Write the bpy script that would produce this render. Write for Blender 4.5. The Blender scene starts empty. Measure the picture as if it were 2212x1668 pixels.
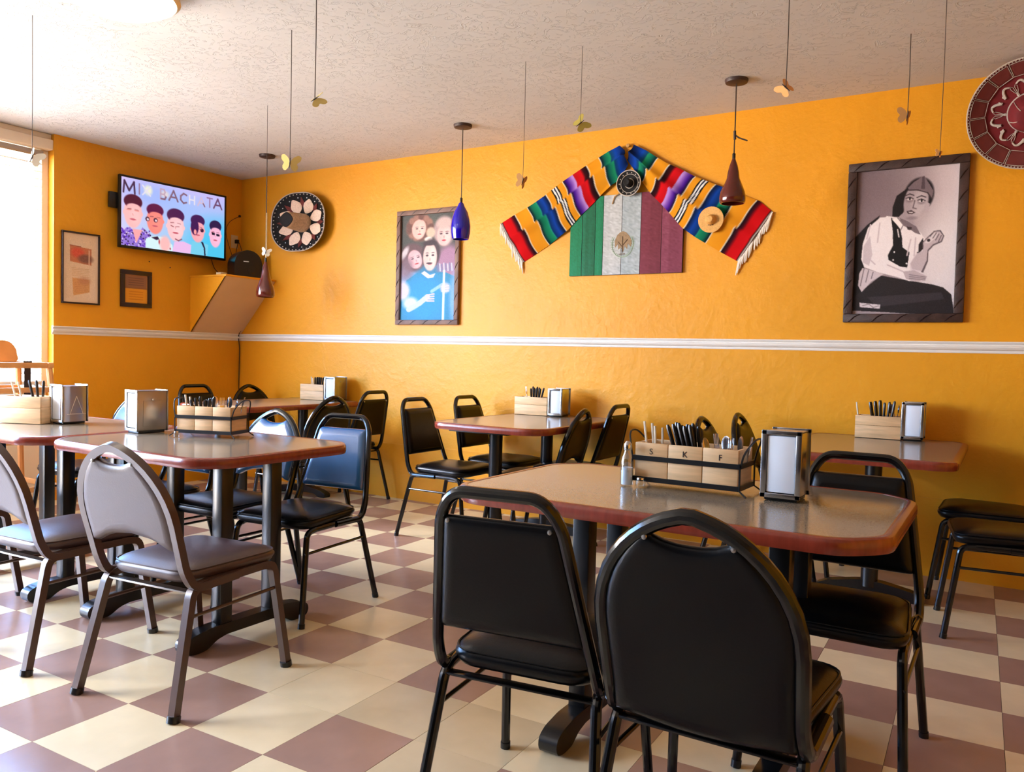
import bpy, bmesh, math, random
import numpy as np
from mathutils import Vector, Matrix
random.seed(7); np.random.seed(7)
S = bpy.context.scene
COL = S.collection
PI = math.pi

# ------------------------------------------------------------------ camera
def look():
    yaw, pitch, roll = 0.5516299, 0.0378638, 0.0247664
    f = Vector((-math.sin(yaw)*math.cos(pitch), math.cos(yaw)*math.cos(pitch), -math.sin(pitch)))
    r = Vector((math.cos(yaw), math.sin(yaw), 0)); u = r.cross(f)
    c, s = math.cos(roll), math.sin(roll)
    r2 = c*r+s*u; u2 = -s*r+c*u
    m = Matrix((( r2.x, u2.x, -f.x, 5.94366), (r2.y, u2.y, -f.y, -4.92257), (r2.z, u2.z, -f.z, 1.15118), (0,0,0,1)))
    cd = bpy.data.cameras.new('camera'); co = bpy.data.objects.new('camera', cd); COL.objects.link(co)
    co.matrix_world = m
    cd.sensor_fit = 'HORIZONTAL'; cd.sensor_width = 36; cd.lens = 1735.74/2212*36
    cd.clip_start = .05; cd.clip_end = 100
    S.camera = co
look()

# ------------------------------------------------------------------ world, daylight, exposure
S.view_settings.view_transform = 'Standard'; S.view_settings.look = 'None'
S.view_settings.gamma = 1; S.view_settings.use_curve_mapping = False
S.view_settings.exposure = -0.04
W = bpy.data.worlds.new('world'); S.world = W; W.use_nodes = True
nt = W.node_tree; nt.nodes.clear()
tc = nt.nodes.new('ShaderNodeTexCoord'); sp = nt.nodes.new('ShaderNodeSeparateXYZ')
mr = nt.nodes.new('ShaderNodeMapRange'); cr = nt.nodes.new('ShaderNodeValToRGB')
bg = nt.nodes.new('ShaderNodeBackground'); wo = nt.nodes.new('ShaderNodeOutputWorld')
nt.links.new(tc.outputs['Generated'], sp.inputs[0]); nt.links.new(sp.outputs['Z'], mr.inputs[0])
mr.inputs[1].default_value = -1; mr.inputs[2].default_value = 1
nt.links.new(mr.outputs[0], cr.inputs[0]); nt.links.new(cr.outputs[0], bg.inputs[0]); nt.links.new(bg.outputs[0], wo.inputs[0])
e = cr.color_ramp.elements
e[0].position = 0.0; e[0].color = (1.0,.90,.80,1)
e[1].position = 1.0; e[1].color = (.10,.34,1.0,1)
for p_, c_ in ((.485,(1.30,1.15,1.02,1)), (.505,(1.35,1.22,1.10,1)), (.53,(1.0,1.06,1.15,1)), (.575,(.50,.86,1.40,1)), (.66,(.24,.64,1.45,1))):
    x_ = e.new(p_); x_.color = c_
bg.inputs[1].default_value = 30

def area(name, loc, rot, sx, sy, power, col, portal=False):
    l = bpy.data.lights.new(name, 'AREA'); l.shape = 'RECTANGLE'; l.size = sx; l.size_y = sy; l.energy = power; l.color = col
    o = bpy.data.objects.new(name, l); COL.objects.link(o); o.location = loc; o.rotation_euler = rot
    if portal: l.cycles.is_portal = True
    return o
# window opening: portal for the sky light (left storefront)
area('window_portal', (-.22,-4.3,1.29), (0,-PI/2,0), 2.60, 5.3, 1, (1,1,1), True)

# low hazy sun slanting in through the storefront onto the left tables and the floor before them
sl_ = bpy.data.lights.new('hazy_sun', 'SUN'); sl_.energy = 13; sl_.angle = math.radians(26); sl_.color = (1,.90,.82)
so_ = bpy.data.objects.new('hazy_sun', sl_); COL.objects.link(so_); so_.location = (-4,-8,5)
so_.rotation_euler = Vector((2.3,1.5,-1.45)).to_track_quat('-Z','Y').to_euler()

# ------------------------------------------------------------------ colour + materials
def lin(c):
    return tuple(((x/255)/12.92 if x/255 <= .04045 else ((x/255+.055)/1.055)**2.4) for x in c)
def mat(name, rgb, rough=.5, metal=0, var=.0, vscale=8, bump=0, bscale=60, spec=.5, coat=0, detail=3, stretch=None, emit=0):
    m = bpy.data.materials.new(name); m.use_nodes = True; n = m.node_tree; b = n.nodes['Principled BSDF']
    c = lin(rgb)
    b.inputs['Base Color'].default_value = (*c,1); b.inputs['Roughness'].default_value = rough
    b.inputs['Metallic'].default_value = metal; b.inputs['Specular IOR Level'].default_value = spec
    b.inputs['Coat Weight'].default_value = coat; b.inputs['Coat Roughness'].default_value = .12
    t = n.nodes.new('ShaderNodeTexCoord'); mp = n.nodes.new('ShaderNodeMapping'); n.links.new(t.outputs['Object'], mp.inputs[0])
    if stretch: mp.inputs['Scale'].default_value = stretch
    if var:
        no = n.nodes.new('ShaderNodeTexNoise'); no.inputs['Scale'].default_value = vscale; no.inputs['Detail'].default_value = detail
        n.links.new(mp.outputs[0], no.inputs[0])
        r = n.nodes.new('ShaderNodeValToRGB'); n.links.new(no.outputs[0], r.inputs[0])
        r.color_ramp.elements[0].position = .3; r.color_ramp.elements[1].position = .7
        r.color_ramp.elements[0].color = tuple(max(0,x*(1-var)) for x in c)+(1,)
        r.color_ramp.elements[1].color = tuple(min(1,x*(1+var)) for x in c)+(1,)
        n.links.new(r.outputs[0], b.inputs['Base Color'])
    if bump:
        no = n.nodes.new('ShaderNodeTexNoise'); no.inputs['Scale'].default_value = bscale; no.inputs['Detail'].default_value = 4
        n.links.new(mp.outputs[0], no.inputs[0])
        bp = n.nodes.new('ShaderNodeBump'); bp.inputs['Strength'].default_value = bump; bp.inputs['Distance'].default_value = .004
        n.links.new(no.outputs[0], bp.inputs['Height']); n.links.new(bp.outputs[0], b.inputs['Normal'])
    if emit:
        b.inputs['Emission Color'].default_value = (*c,1); b.inputs['Emission Strength'].default_value = emit
    return m
def slatmat():
    m = bpy.data.materials.new('white_blind_slat'); m.use_nodes = True; n = m.node_tree; n.nodes.clear()
    o = n.nodes.new('ShaderNodeOutputMaterial'); mi = n.nodes.new('ShaderNodeMixShader'); d = n.nodes.new('ShaderNodeBsdfDiffuse'); t = n.nodes.new('ShaderNodeBsdfTranslucent')
    d.inputs[0].default_value = (.80,.74,.66,1); t.inputs[0].default_value = (.85,.74,.62,1); mi.inputs[0].default_value = .12
    n.links.new(d.outputs[0], mi.inputs[1]); n.links.new(t.outputs[0], mi.inputs[2]); n.links.new(mi.outputs[0], o.inputs[0]); return m
def attr_mat(name, rough=.6, emit=0, spec=.3, bump=0, bscale=300):
    m = bpy.data.materials.new(name); m.use_nodes = True; n = m.node_tree; b = n.nodes['Principled BSDF']
    a = n.nodes.new('ShaderNodeAttribute'); a.attribute_name = 'Col'
    b.inputs['Roughness'].default_value = rough; b.inputs['Specular IOR Level'].default_value = spec
    if emit:
        b.inputs['Base Color'].default_value = (.01,.01,.01,1)
        n.links.new(a.outputs['Color'], b.inputs['Emission Color']); b.inputs['Emission Strength'].default_value = emit
    else: n.links.new(a.outputs['Color'], b.inputs['Base Color'])
    if bump:
        no = n.nodes.new('ShaderNodeTexNoise'); no.inputs['Scale'].default_value = bscale
        bp = n.nodes.new('ShaderNodeBump'); bp.inputs['Strength'].default_value = bump; bp.inputs['Distance'].default_value = .002
        n.links.new(no.outputs[0], bp.inputs['Height']); n.links.new(bp.outputs[0], b.inputs['Normal'])
    return m
M = {}
def plaster(name, rgb, kind):
    m = bpy.data.materials.new(name); m.use_nodes = True; n = m.node_tree; b = n.nodes['Principled BSDF']
    c = lin(rgb); b.inputs['Roughness'].default_value = .42 if kind == 'wall' else .75
    b.inputs['Specular IOR Level'].default_value = .35 if kind == 'wall' else .2
    g = n.nodes.new('ShaderNodeNewGeometry'); mp = n.nodes.new('ShaderNodeMapping'); n.links.new(g.outputs['Position'], mp.inputs[0])
    no = n.nodes.new('ShaderNodeTexNoise'); no.inputs['Scale'].default_value = 1.3; no.inputs['Detail'].default_value = 4
    n.links.new(mp.outputs[0], no.inputs[0])
    r = n.nodes.new('ShaderNodeValToRGB'); n.links.new(no.outputs[0], r.inputs[0])
    r.color_ramp.elements[0].position = .3; r.color_ramp.elements[1].position = .7
    v = .07 if kind == 'wall' else .05
    r.color_ramp.elements[0].color = tuple(x*(1-v) for x in c)+(1,); r.color_ramp.elements[1].color = tuple(min(1,x*(1+v)) for x in c)+(1,)
    n.links.new(r.outputs[0], b.inputs['Base Color'])
    b1 = n.nodes.new('ShaderNodeTexNoise'); b2 = n.nodes.new('ShaderNodeTexNoise')
    if kind == 'wall':
        b1.inputs['Scale'].default_value = 16; b1.inputs['Detail'].default_value = 8; b1.inputs['Roughness'].default_value = .6
        b2.inputs['Scale'].default_value = 4.5; b2.inputs['Detail'].default_value = 5; b2.inputs['Distortion'].default_value = 1.5
        d, s = .006, .45
    else:                                                # knock-down ceiling texture: sparse ridges
        b1.inputs['Scale'].default_value = 14; b1.inputs['Detail'].default_value = 6; b1.inputs['Distortion'].default_value = 2.2
        b2.inputs['Scale'].default_value = 3.0; b2.inputs['Detail'].default_value = 3
        d, s = .011, .55
    for x in (b1,b2): n.links.new(mp.outputs[0], x.inputs[0])
    rr = n.nodes.new('ShaderNodeValToRGB')
    if kind == 'wall': rr.color_ramp.elements[0].position = .35; rr.color_ramp.elements[1].position = .75
    else:
        rr.color_ramp.elements[0].position = .545; rr.color_ramp.elements[1].position = .62
        q = rr.color_ramp.elements.new(.57); q.color = (1,1,1,1); rr.color_ramp.elements[2].color = (.12,.12,.12,1)
    n.links.new(b1.outputs[0], rr.inputs[0])
    mx = n.nodes.new('ShaderNodeMath'); mx.operation = 'MULTIPLY_ADD' if kind == 'wall' else 'MULTIPLY'
    src2 = b2.outputs[0]
    if kind != 'wall':
        r3 = n.nodes.new('ShaderNodeMapRange'); r3.inputs[1].default_value = .42; r3.inputs[2].default_value = .62; r3.inputs[3].default_value = .25; n.links.new(src2, r3.inputs[0]); src2 = r3.outputs[0]
    n.links.new(rr.outputs[0], mx.inputs[0]); n.links.new(src2, mx.inputs[1])
    if kind == 'wall': n.links.new(b2.outputs[0], mx.inputs[2])
    bp = n.nodes.new('ShaderNodeBump'); bp.inputs['Strength'].default_value = s; bp.inputs['Distance'].default_value = d
    n.links.new(mx.outputs[0], bp.inputs['Height']); n.links.new(bp.outputs[0], b.inputs['Normal'])
    return m
M['wall'] = plaster('wall_paint', (230,158,30), 'wall')
M['wall_dark'] = plaster('brown_wall_paint', (48,36,28), 'wall')
M['ceil'] = plaster('ceiling_plaster', (214,214,212), 'ceil')
M['white'] = mat('white_trim_paint', (236,232,225), .35, var=.04, vscale=3)
M['casing'] = mat('cream_casing_paint', (240,222,196), .4, var=.04, vscale=3)
M['tan'] = mat('tan_board', (224,192,152), .6, var=.06, vscale=3)
M['creamtile'] = mat('cream_vinyl_tile', (226,209,170), .27, var=.07, vscale=5, bump=.12, bscale=25, spec=.5)
M['mauvetile'] = mat('mauve_vinyl_tile', (160,128,112), .27, var=.09, vscale=6, bump=.12, bscale=25, spec=.5)
M['greytile'] = mat('grey_cream_vinyl_tile', (200,184,150), .27, var=.08, vscale=5, bump=.12, bscale=25, spec=.5)
M['grout'] = mat('dark_tile_joint', (92,74,58), .8)
M['vinyl'] = mat('black_vinyl', (7,7,9), .28, bump=.10, bscale=160, spec=.24)
M['tube'] = mat('black_enamel_tube', (7,7,8), .15, spec=.5)
M['glossvinyl'] = mat('glossy_black_vinyl', (10,12,16), .30, bump=.08, bscale=160, spec=1.0, coat=.6)
M['skyvinyl'] = mat('sky_tinted_black_vinyl', (26,88,142), .26, bump=.08, bscale=160, spec=.9, coat=.4)  # black vinyl; blue sky reflection put into the base colour
M['bronze'] = mat('brown_enamel_tube', (74,50,40), .3, spec=.7)
M['glarevinyl'] = mat('glare_tinted_black_vinyl', (66,44,44), .42, bump=.10, bscale=160, spec=1.0)  # black vinyl, browned and lightened to carry window glare in its colour
M['lam'] = mat('speckled_taupe_laminate', (140,127,108), .16, var=.16, vscale=330, detail=1, spec=.55)
M['rim'] = mat('red_brown_wood_rim', (132,52,34), .26, var=.15, vscale=9, stretch=(6,6,1), coat=.3)
M['iron'] = mat('black_cast_iron', (11,12,15), .28, spec=.6)
M['wood'] = mat('pale_pine', (226,186,136), .55, var=.16, vscale=7, stretch=(1,1,9))
M['woodh'] = mat('highchair_wood', (226,160,92), .45, var=.1, vscale=7)
M['blk'] = mat('black_plastic', (12,12,14), .3)
M['blkwire'] = mat('black_wire', (14,13,14), .35)
M['chrome'] = mat('brushed_chrome', (200,202,206), .2, 1)
M['chromed'] = mat('dull_steel', (170,166,160), .32, 1)
M['paper'] = mat('white_paper', (232,240,250), .6)
M['straw'] = mat('cream_plastic', (232,222,200), .4)
M['silver'] = mat('cutlery_steel', (205,205,208), .14, 1)
M['frame'] = mat('rustic_dark_wood', (62,42,38), .5, var=.35, vscale=5, stretch=(4,4,4), bump=.3, bscale=40)
M['framel'] = mat('rustic_greybrown_wood', (118,88,76), .55, var=.35, vscale=6, bump=.4, bscale=40)
M['framethin'] = mat('dark_purple_brown_frame', (38,22,26), .35)
M['mat_board'] = mat('cream_mat_board', (232,205,172), .7, var=.05, vscale=6)
M['shade_br'] = mat('brown_glazed_glass', (92,30,22), .1, coat=.6, var=.15, vscale=6)
M['shade_bl'] = mat('cobalt_glass', (24,6,170), .08, coat=.6)
M['bone'] = mat('white_cord_cover', (226,210,182), .6)
M['silverb'] = mat('silver_braid', (206,196,186), .42, .25, bump=.8, bscale=400)
M['wine'] = mat('wine_velvet', (112,16,26), .8, var=.15, vscale=12, bump=.2, bscale=300)
M['winebr'] = mat('brown_wine_velvet', (104,38,34), .8, var=.15, vscale=12)
M['blkfelt'] = mat('black_felt', (16,14,18), .85, var=.2, vscale=40)
M['tanfelt'] = mat('tan_suede', (200,168,134), .75, var=.18, vscale=60, bump=.5, bscale=120)
M['petal'] = mat('cream_pink_applique', (236,208,186), .7, var=.12, vscale=70, bump=.5, bscale=120)
M['goldfelt'] = mat('gold_braid', (186,138,70), .6, var=.15, vscale=60, bump=.4, bscale=200)
M['strawhat'] = mat('woven_straw', (224,170,92), .6, var=.12, vscale=120, bump=.5, bscale=300)
M['fringe'] = mat('white_yarn', (236,226,214), .8)
M['lampglass'] = mat('lit_lamp_glass', (255,246,232), .5, emit=6)
M['lamprim'] = mat('brass_rim', (205,180,130), .3, .6)
M['cable'] = mat('brown_cable', (50,34,26), .5)
M['ivory'] = mat('ivory_plastic', (214,194,150), .4)
M['bfly_w'] = mat('white_paper_wing', (232,224,206), .7)
M['bfly_y'] = mat('yellow_paper_wing', (214,190,110), .7)
M['bfly_g'] = mat('olive_paper_wing', (176,160,72), .7)
M['bfly_o'] = mat('orange_paper_wing', (224,164,98), .7)
M['bfly_b'] = mat('brown_paper_wing', (176,128,72), .7)
M['slat'] = slatmat()
M['pave'] = mat('pale_pavement', (214,198,180), .8, var=.05, vscale=1)
M['ink'] = mat('dark_print', (40,26,18), .7)
def glassmat(name, tint=(1,1,1), gl=.06):
    m = bpy.data.materials.new(name); m.use_nodes = True; n = m.node_tree; n.nodes.clear()
    o = n.nodes.new('ShaderNodeOutputMaterial'); mi = n.nodes.new('ShaderNodeMixShader'); t = n.nodes.new('ShaderNodeBsdfTransparent')
    g = n.nodes.new('ShaderNodeBsdfGlossy'); g.inputs['Roughness'].default_value = .02; t.inputs[0].default_value = (*tint,1)
    mi.inputs[0].default_value = gl
    n.links.new(t.outputs[0], mi.inputs[1]); n.links.new(g.outputs[0], mi.inputs[2]); n.links.new(mi.outputs[0], o.inputs[0]); return m
M['glass'] = glassmat('clear_glass'); M['bottle'] = glassmat('bottle_glass', (.86,.9,.92), .22)
M['print'] = attr_mat('photo_print', .55); M['screen'] = attr_mat('lit_screen', .25, emit=1.05)
M['cloth'] = attr_mat('woven_serape_cloth', .85, spec=.1, bump=.5, bscale=500)
M['paint'] = attr_mat('painted_board', .6, bump=.4, bscale=120)

# ------------------------------------------------------------------ mesh helpers
class MB:
    def __init__(s): s.v = []; s.f = []
    def add(s, vs, fs):
        o = len(s.v); s.v += [tuple(x) for x in vs]; s.f += [tuple(i+o for i in f) for f in fs]; return s
    def box(s, x0, x1, y0, y1, z0, z1, m=None):
        vs = [Vector(p) for p in ((x0,y0,z0),(x1,y0,z0),(x1,y1,z0),(x0,y1,z0),(x0,y0,z1),(x1,y0,z1),(x1,y1,z1),(x0,y1,z1))]
        if m: vs = [m @ p for p in vs]
        return s.add(vs, [(3,2,1,0),(4,5,6,7),(0,1,5,4),(1,2,6,5),(2,3,7,6),(3,0,4,7)])
    def bbox(s, x0, x1, y0, y1, z0, z1, b=.003, m=None):           # bevelled box
        bm = bmesh.new(); bmesh.ops.create_cube(bm, size=1)
        for v in bm.verts: v.co = Vector((x0+(v.co.x+.5)*(x1-x0), y0+(v.co.y+.5)*(y1-y0), z0+(v.co.z+.5)*(z1-z0)))
        bmesh.ops.bevel(bm, geom=list(bm.edges), offset=b, segments=2, affect='EDGES', profile=.5)
        vs = [v.co.copy() for v in bm.verts]
        if m: vs = [m @ p for p in vs]
        bm.verts.index_update(); s.add(vs, [[v.index for v in f.verts] for f in bm.faces]); bm.free(); return s
    def tube(s, pts, r, n=10, closed=False, twist=0, caps=True):
        P = [Vector(p) for p in pts]; N = len(P); R = r if isinstance(r,(list,tuple)) else [r]*N
        T = []
        for i in range(N):
            a = P[i-1] if (i or closed) else P[0]; b = P[(i+1)%N] if (i < N-1 or closed) else P[-1]
            T.append((b-a).normalized())
        ref = Vector((0,0,1)) if abs(T[0].z) < .9 else Vector((1,0,0))
        if abs(T[0].z) >= .9: ref = Vector((1,0,0))
        u = (ref - ref.dot(T[0])*T[0]).normalized(); rings = []; vs = []
        for i in range(N):
            u = (u - u.dot(T[i])*T[i]).normalized(); w = T[i].cross(u)
            for k in range(n):
                a = 2*PI*k/n + twist; vs.append(P[i] + (u*math.cos(a)+w*math.sin(a))*R[i])
        fs = []
        for i in range(N if closed else N-1):
            j = (i+1)%N
            for k in range(n):
                l = (k+1)%n; fs.append((i*n+k, i*n+l, j*n+l, j*n+k))
        if not closed and caps: fs.append(tuple(range(n))[::-1]); fs.append(tuple((N-1)*n+k for k in range(n)))
        return s.add(vs, fs)
    def lathe(s, prof, n=32, c=(0,0,0), m=None, wob=None):
        vs = []; fs = []
        for i,(r,z) in enumerate(prof):
            for k in range(n):
                a = 2*PI*k/n; rr = r; zz = z
                if wob: rr, zz = wob(r, z, a)
                p = Vector((c[0]+rr*math.cos(a), c[1]+rr*math.sin(a), c[2]+zz)); vs.append(m @ p if m else p)
        for i in range(len(prof)-1):
            for k in range(n):
                l = (k+1)%n; fs.append((i*n+k, i*n+l, (i+1)*n+l, (i+1)*n+k))
        if prof[0][0] > 1e-6: fs.append(tuple(range(n))[::-1])
        if prof[-1][0] > 1e-6: fs.append(tuple((len(prof)-1)*n+k for k in range(n)))
        return s.add(vs, fs)
    def prism(s, out, z0, z1, fn=None):                             # outline (x,y) extruded z0..z1, fn maps
        n = len(out); vs = [Vector((x,y,z0)) for x,y in out]+[Vector((x,y,z1)) for x,y in out]
        if fn: vs = [fn(p) for p in vs]
        return s.add(vs, [tuple(range(n))[::-1], tuple(range(n,2*n))]+[(i,(i+1)%n,n+(i+1)%n,n+i) for i in range(n)])
    def pillow(s, out, rings, fn):                                  # rings: (inset, depth); closes both ends
        n = len(out); L = []; rings = list(rings); rings = [(rings[0][0]+.002, rings[0][1])]+rings+[(rings[-1][0]+.002, rings[-1][1])]
        for ins, d in rings:
            o = offset(out, ins); L.append([fn(x,y,d) for x,y in o])
        vs = [p for l in L for p in l]; fs = [tuple(range(n))[::-1], tuple((len(L)-1)*n+i for i in range(n))]
        for i in range(len(L)-1):
            for k in range(n): l = (k+1)%n; fs.append((i*n+k,i*n+l,(i+1)*n+l,(i+1)*n+k))
        return s.add(vs, fs)
    def mesh(s, name, m, smooth=True, ang=.7):
        me = bpy.data.meshes.new(name); me.from_pydata([tuple(v) for v in s.v], [], s.f)
        bm = bmesh.new(); bm.from_mesh(me); bmesh.ops.recalc_face_normals(bm, faces=bm.faces); bm.to_mesh(me); bm.free()
        if smooth:
            me.polygons.foreach_set('use_smooth', [True]*len(me.polygons)); me.set_sharp_from_angle(angle=ang)
        me.materials.append(m); me.update(); return me
    def build(s, name, m, parent=None, smooth=True, ang=.7, label=None):
        return link(name, s.mesh(name, m, smooth, ang), parent, label)
def link(name, me, parent=None, label=None):
    o = bpy.data.objects.new(name, me); COL.objects.link(o)
    if parent: o.parent = parent
    if label: o['label'] = label
    return o
def offset(out, d):
    n = len(out); res = []
    if abs(d) < 1e-9: return list(out)
    A = sum(out[i][0]*out[(i+1)%n][1]-out[(i+1)%n][0]*out[i][1] for i in range(n)); sg = 1 if A > 0 else -1
    for i in range(n):
        p = Vector(out[i]); a = Vector(out[i-1]); b = Vector(out[(i+1)%n])
        e1 = (p-a).normalized(); e2 = (b-p).normalized(); n1 = Vector((-e1.y,e1.x))*sg; n2 = Vector((-e2.y,e2.x))*sg
        nn = n1+n2
        nn = nn.normalized() if nn.length > 1e-6 else n1
        c = max(.5, nn.dot(n1)); q = p+nn*(d/c); res.append((q.x,q.y))
    return res
def fillet(pts, r, n=5):
    P = [Vector(p) for p in pts]; out = [P[0]]
    for i in range(1,len(P)-1):
        a = (P[i-1]-P[i]); b = (P[i+1]-P[i]); rr = min(r, a.length*.48, b.length*.48)
        p0 = P[i]+a.normalized()*rr; p2 = P[i]+b.normalized()*rr
        for k in range(n+1):
            t = k/n; out.append(p0*(1-t)**2+P[i]*2*t*(1-t)+p2*t*t)
    out.append(P[-1]); return out
def fillet2(pts, r, n=5):                                            # closed 2-D outline
    N = len(pts); out = []
    for i in range(N):
        p = Vector(pts[i]); a = Vector(pts[i-1])-p; b = Vector(pts[(i+1)%N])-p
        rr = r[i] if isinstance(r,(list,tuple)) else r
        rr = min(rr, a.length*.48, b.length*.48); p0 = p+a.normalized()*rr; p2 = p+b.normalized()*rr
        if rr < 1e-5: out.append((p.x,p.y)); continue
        for k in range(n+1):
            t = k/n; q = p0*(1-t)**2+p*2*t*(1-t)+p2*t*t; out.append((q.x,q.y))
    return out
def tag(o, label=None, cat=None, group=None, kind=None):
    if label: o['label'] = label
    if cat: o['category'] = cat
    if group: o['group'] = group
    if kind: o['kind'] = kind
    return o
def thing(name, label, cat, loc=(0,0,0), rz=0, group=None):
    o = bpy.data.objects.new(name, None); COL.objects.link(o); o.empty_display_size = .1
    o.location = loc; o.rotation_euler = (0,0,rz); return tag(o, label, cat, group)
def copy_tree(o, parent=None):
    c = o.copy(); COL.objects.link(c); c.parent = parent
    for ch in [x for x in bpy.data.objects if x.parent == o]: copy_tree(ch, c)
    return c
def struct(name, mb, m, label=None, smooth=False):
    o = mb.build(name, m, None, smooth); o['kind'] = 'structure'
    if label: o['label'] = label
    return o

# ------------------------------------------------------------------ painter for flat prints
class Ras:
    def __init__(s, w, h, bg=(255,255,255)):
        s.w, s.h = w, h; s.a = np.zeros((h+1,w+1,3)); s.a[:] = bg
        s.X, s.Y = np.meshgrid(np.linspace(0,1,w+1), np.linspace(0,1,h+1)); s.asp = w/h
    def _m(s, m, c, op=1): m = np.clip(m,0,1)[...,None]*op; s.a = s.a*(1-m)+np.array(c)*m
    def grad(s, c00, c10, c01, c11):
        X, Y = s.X[...,None], s.Y[...,None]; A = [np.array(c,float) for c in (c00,c10,c01,c11)]
        s.a = (A[0]*(1-X)+A[1]*X)*(1-Y)+(A[2]*(1-X)+A[3]*X)*Y
    def ell(s, cx, cy, rx, ry, c, soft=.08, rot=0, op=1):
        dx = (s.X-cx)*s.asp; dy = s.Y-cy; ct, st = math.cos(rot), math.sin(rot)
        u = dx*ct+dy*st; v = -dx*st+dy*ct; d = np.sqrt((u/(rx*s.asp))**2+(v/ry)**2)
        s._m((1-d)/soft+.5, c, op)
    def poly(s, pts, c, op=1):
        acc = np.zeros_like(s.X); k = 0
        for ox in (-.3,.3):
            for oy in (-.3,.3):
                X = s.X+ox/s.w; Y = s.Y+oy/s.h; ins = np.zeros_like(X, bool); n = len(pts)
                for i in range(n):
                    x0,y0 = pts[i]; x1,y1 = pts[(i+1)%n]
                    if y0 == y1: continue
                    ins ^= ((y0 > Y) != (y1 > Y)) & (X < (x1-x0)*(Y-y0)/(y1-y0)+x0)
                acc += ins; k += 1
        s._m(acc/k, c, op)
    def line(s, pts, wd, c, op=1):
        for (x0,y0),(x1,y1) in zip(pts[:-1], pts[1:]):
            ax, ay, bx, by = x0*s.asp, y0, x1*s.asp, y1; px, py = s.X*s.asp, s.Y
            L = (bx-ax)**2+(by-ay)**2+1e-12; t = np.clip(((px-ax)*(bx-ax)+(py-ay)*(by-ay))/L,0,1)
            d = np.hypot(px-ax-t*(bx-ax), py-ay-t*(by-ay)); s._m((wd/2-d)*s.h+.5, c, op)
    def noise(s, amp, seed=1):
        r = np.random.RandomState(seed); s.a += r.randn(*s.X.shape)[...,None]*amp
    def build(s, name, m, origin, ux, uy, parent=None, label=None, thick=None):  # origin = top-left, ux right, uy down
        o, ux, uy = Vector(origin), Vector(ux), Vector(uy); w, h = s.w, s.h
        P = np.array(o)+s.X[...,None]*np.array(ux)+s.Y[...,None]*np.array(uy)
        idx = np.arange((w+1)*(h+1)).reshape(h+1,w+1)
        F = np.stack([idx[:-1,:-1], idx[1:,:-1], idx[1:,1:], idx[:-1,1:]],-1).reshape(-1,4)
        me = bpy.data.meshes.new(name); me.from_pydata(P.reshape(-1,3).tolist(), [], F.tolist())
        setcol(me, s.a.reshape(-1,3)); me.materials.append(m); me.update()
        return link(name, me, parent, label)
def setcol(me, rgb255):
    c = np.clip(np.asarray(rgb255,float)/255,0,1); l = np.where(c <= .04045, c/12.92, ((c+.055)/1.055)**2.4)
    a = me.color_attributes.new('Col', 'FLOAT_COLOR', 'POINT'); a.data.foreach_set('color', np.concatenate([l, np.ones((len(l),1))],1).astype(np.float32).ravel())

# ================================================================== ROOM
H = 2.673; XR = 8.6; YF = -7.15; RY = -1.675; XW = -.10             # RY: where the wall steps back to the storefront window
w = MB(); w.box(-.3, XR+.15, 0, .15, -.05, H+.1); struct('wall_back', w, M['wall'])
w = MB(); w.box(-.3, 0, RY, 0, -.05, H+.1); struct('wall_left', w, M['wall'])
w = MB(); w.box(-.3, XW, -4.60, RY, -.05, .84); w.box(-.3, XW, YF, -5.62, -.05, .84); w.box(-.3, XW, YF, RY, 2.575, H+.1); w.box(-.3, XW, YF, -6.9, .84, 2.575)
struct('wall_window', w, M['casing'])
w = MB(); w.box(XR, XR+.15, YF-.15, .15, -.05, H+.1); struct('wall_right', w, M['wall'])
w = MB(); w.box(-.3, XR+.15, YF-.15, YF, -.05, H+.1); struct('wall_front', w, M['wall_dark'])
w = MB(); w.box(-.3, XR+.15, YF-.15, .15, H, H+.12); struct('ceiling', w, M['ceil'])
w = MB(); w.box(-.3, XR+.15, YF-.15, .15, -.12, -.004); fl = struct('floor', w, M['grout'])

# floor tiles: 12 inch squares laid slightly askew to the walls
GO = Vector((3.88205,-3.3785,0)); GR = .0258797; T = .3048
tm = {}
for k in ('creamtile','mauvetile','greytile'):
    g = .0007; tm[k] = MB().box(g, T-g, g, T-g, -.004, 0).mesh('tile', M[k], False)
camx, camy = 5.94, -4.92; cells = []
for i in range(-16, 18):
    for j in range(-14, 14):
        c = Vector(((i+.5)*T, (j+.5)*T, 0)); c.rotate(Matrix.Rotation(GR,3,'Z')); c += GO
        if -.1 < c.x < XR and YF < c.y < .14: cells.append((i,j,c))
fwd = Vector((-math.sin(.5516), math.cos(.5516)))
def seen(c):
    d = Vector((c.x-camx, c.y-camy)); a = d.dot(fwd)
    s_ = d.dot(Vector((fwd.y,-fwd.x)))
    return a > 1.9 and abs(s_) < a*.66+.35
near = sorted([q for q in cells if seen(q[2])], key=lambda q: (q[2].x-camx)**2+(q[2].y-camy)**2)
first = near[:296]; ids = {(q[0],q[1]) for q in first}
rest = {k: MB() for k in tm}
def tkind(i,j):
    if (i,j) in ((0,1),(2,1)): return 'creamtile' if (i,j) == (0,1) else 'greytile'
    if (i+j) % 2: return 'mauvetile'
    return 'greytile' if (i,j) in ((1,1),(5,3),(2,0),(-3,3)) else 'creamtile'
for i,j,c in cells:
    k = tkind(i,j); R_ = Matrix.Rotation(GR,4,'Z')
    o0 = GO + (R_ @ Vector((i*T,j*T,0)))
    if (i,j) in ids:
        o = link('tile', tm[k], fl); o.location = o0 + Vector((0,0,random.uniform(-.0003,.0002))); o.rotation_euler = (0,0,GR)
    else: rest[k].box(.0007, T-.0007, .0007, T-.0007, -.004, 0, Matrix.Translation(o0) @ R_)
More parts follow.
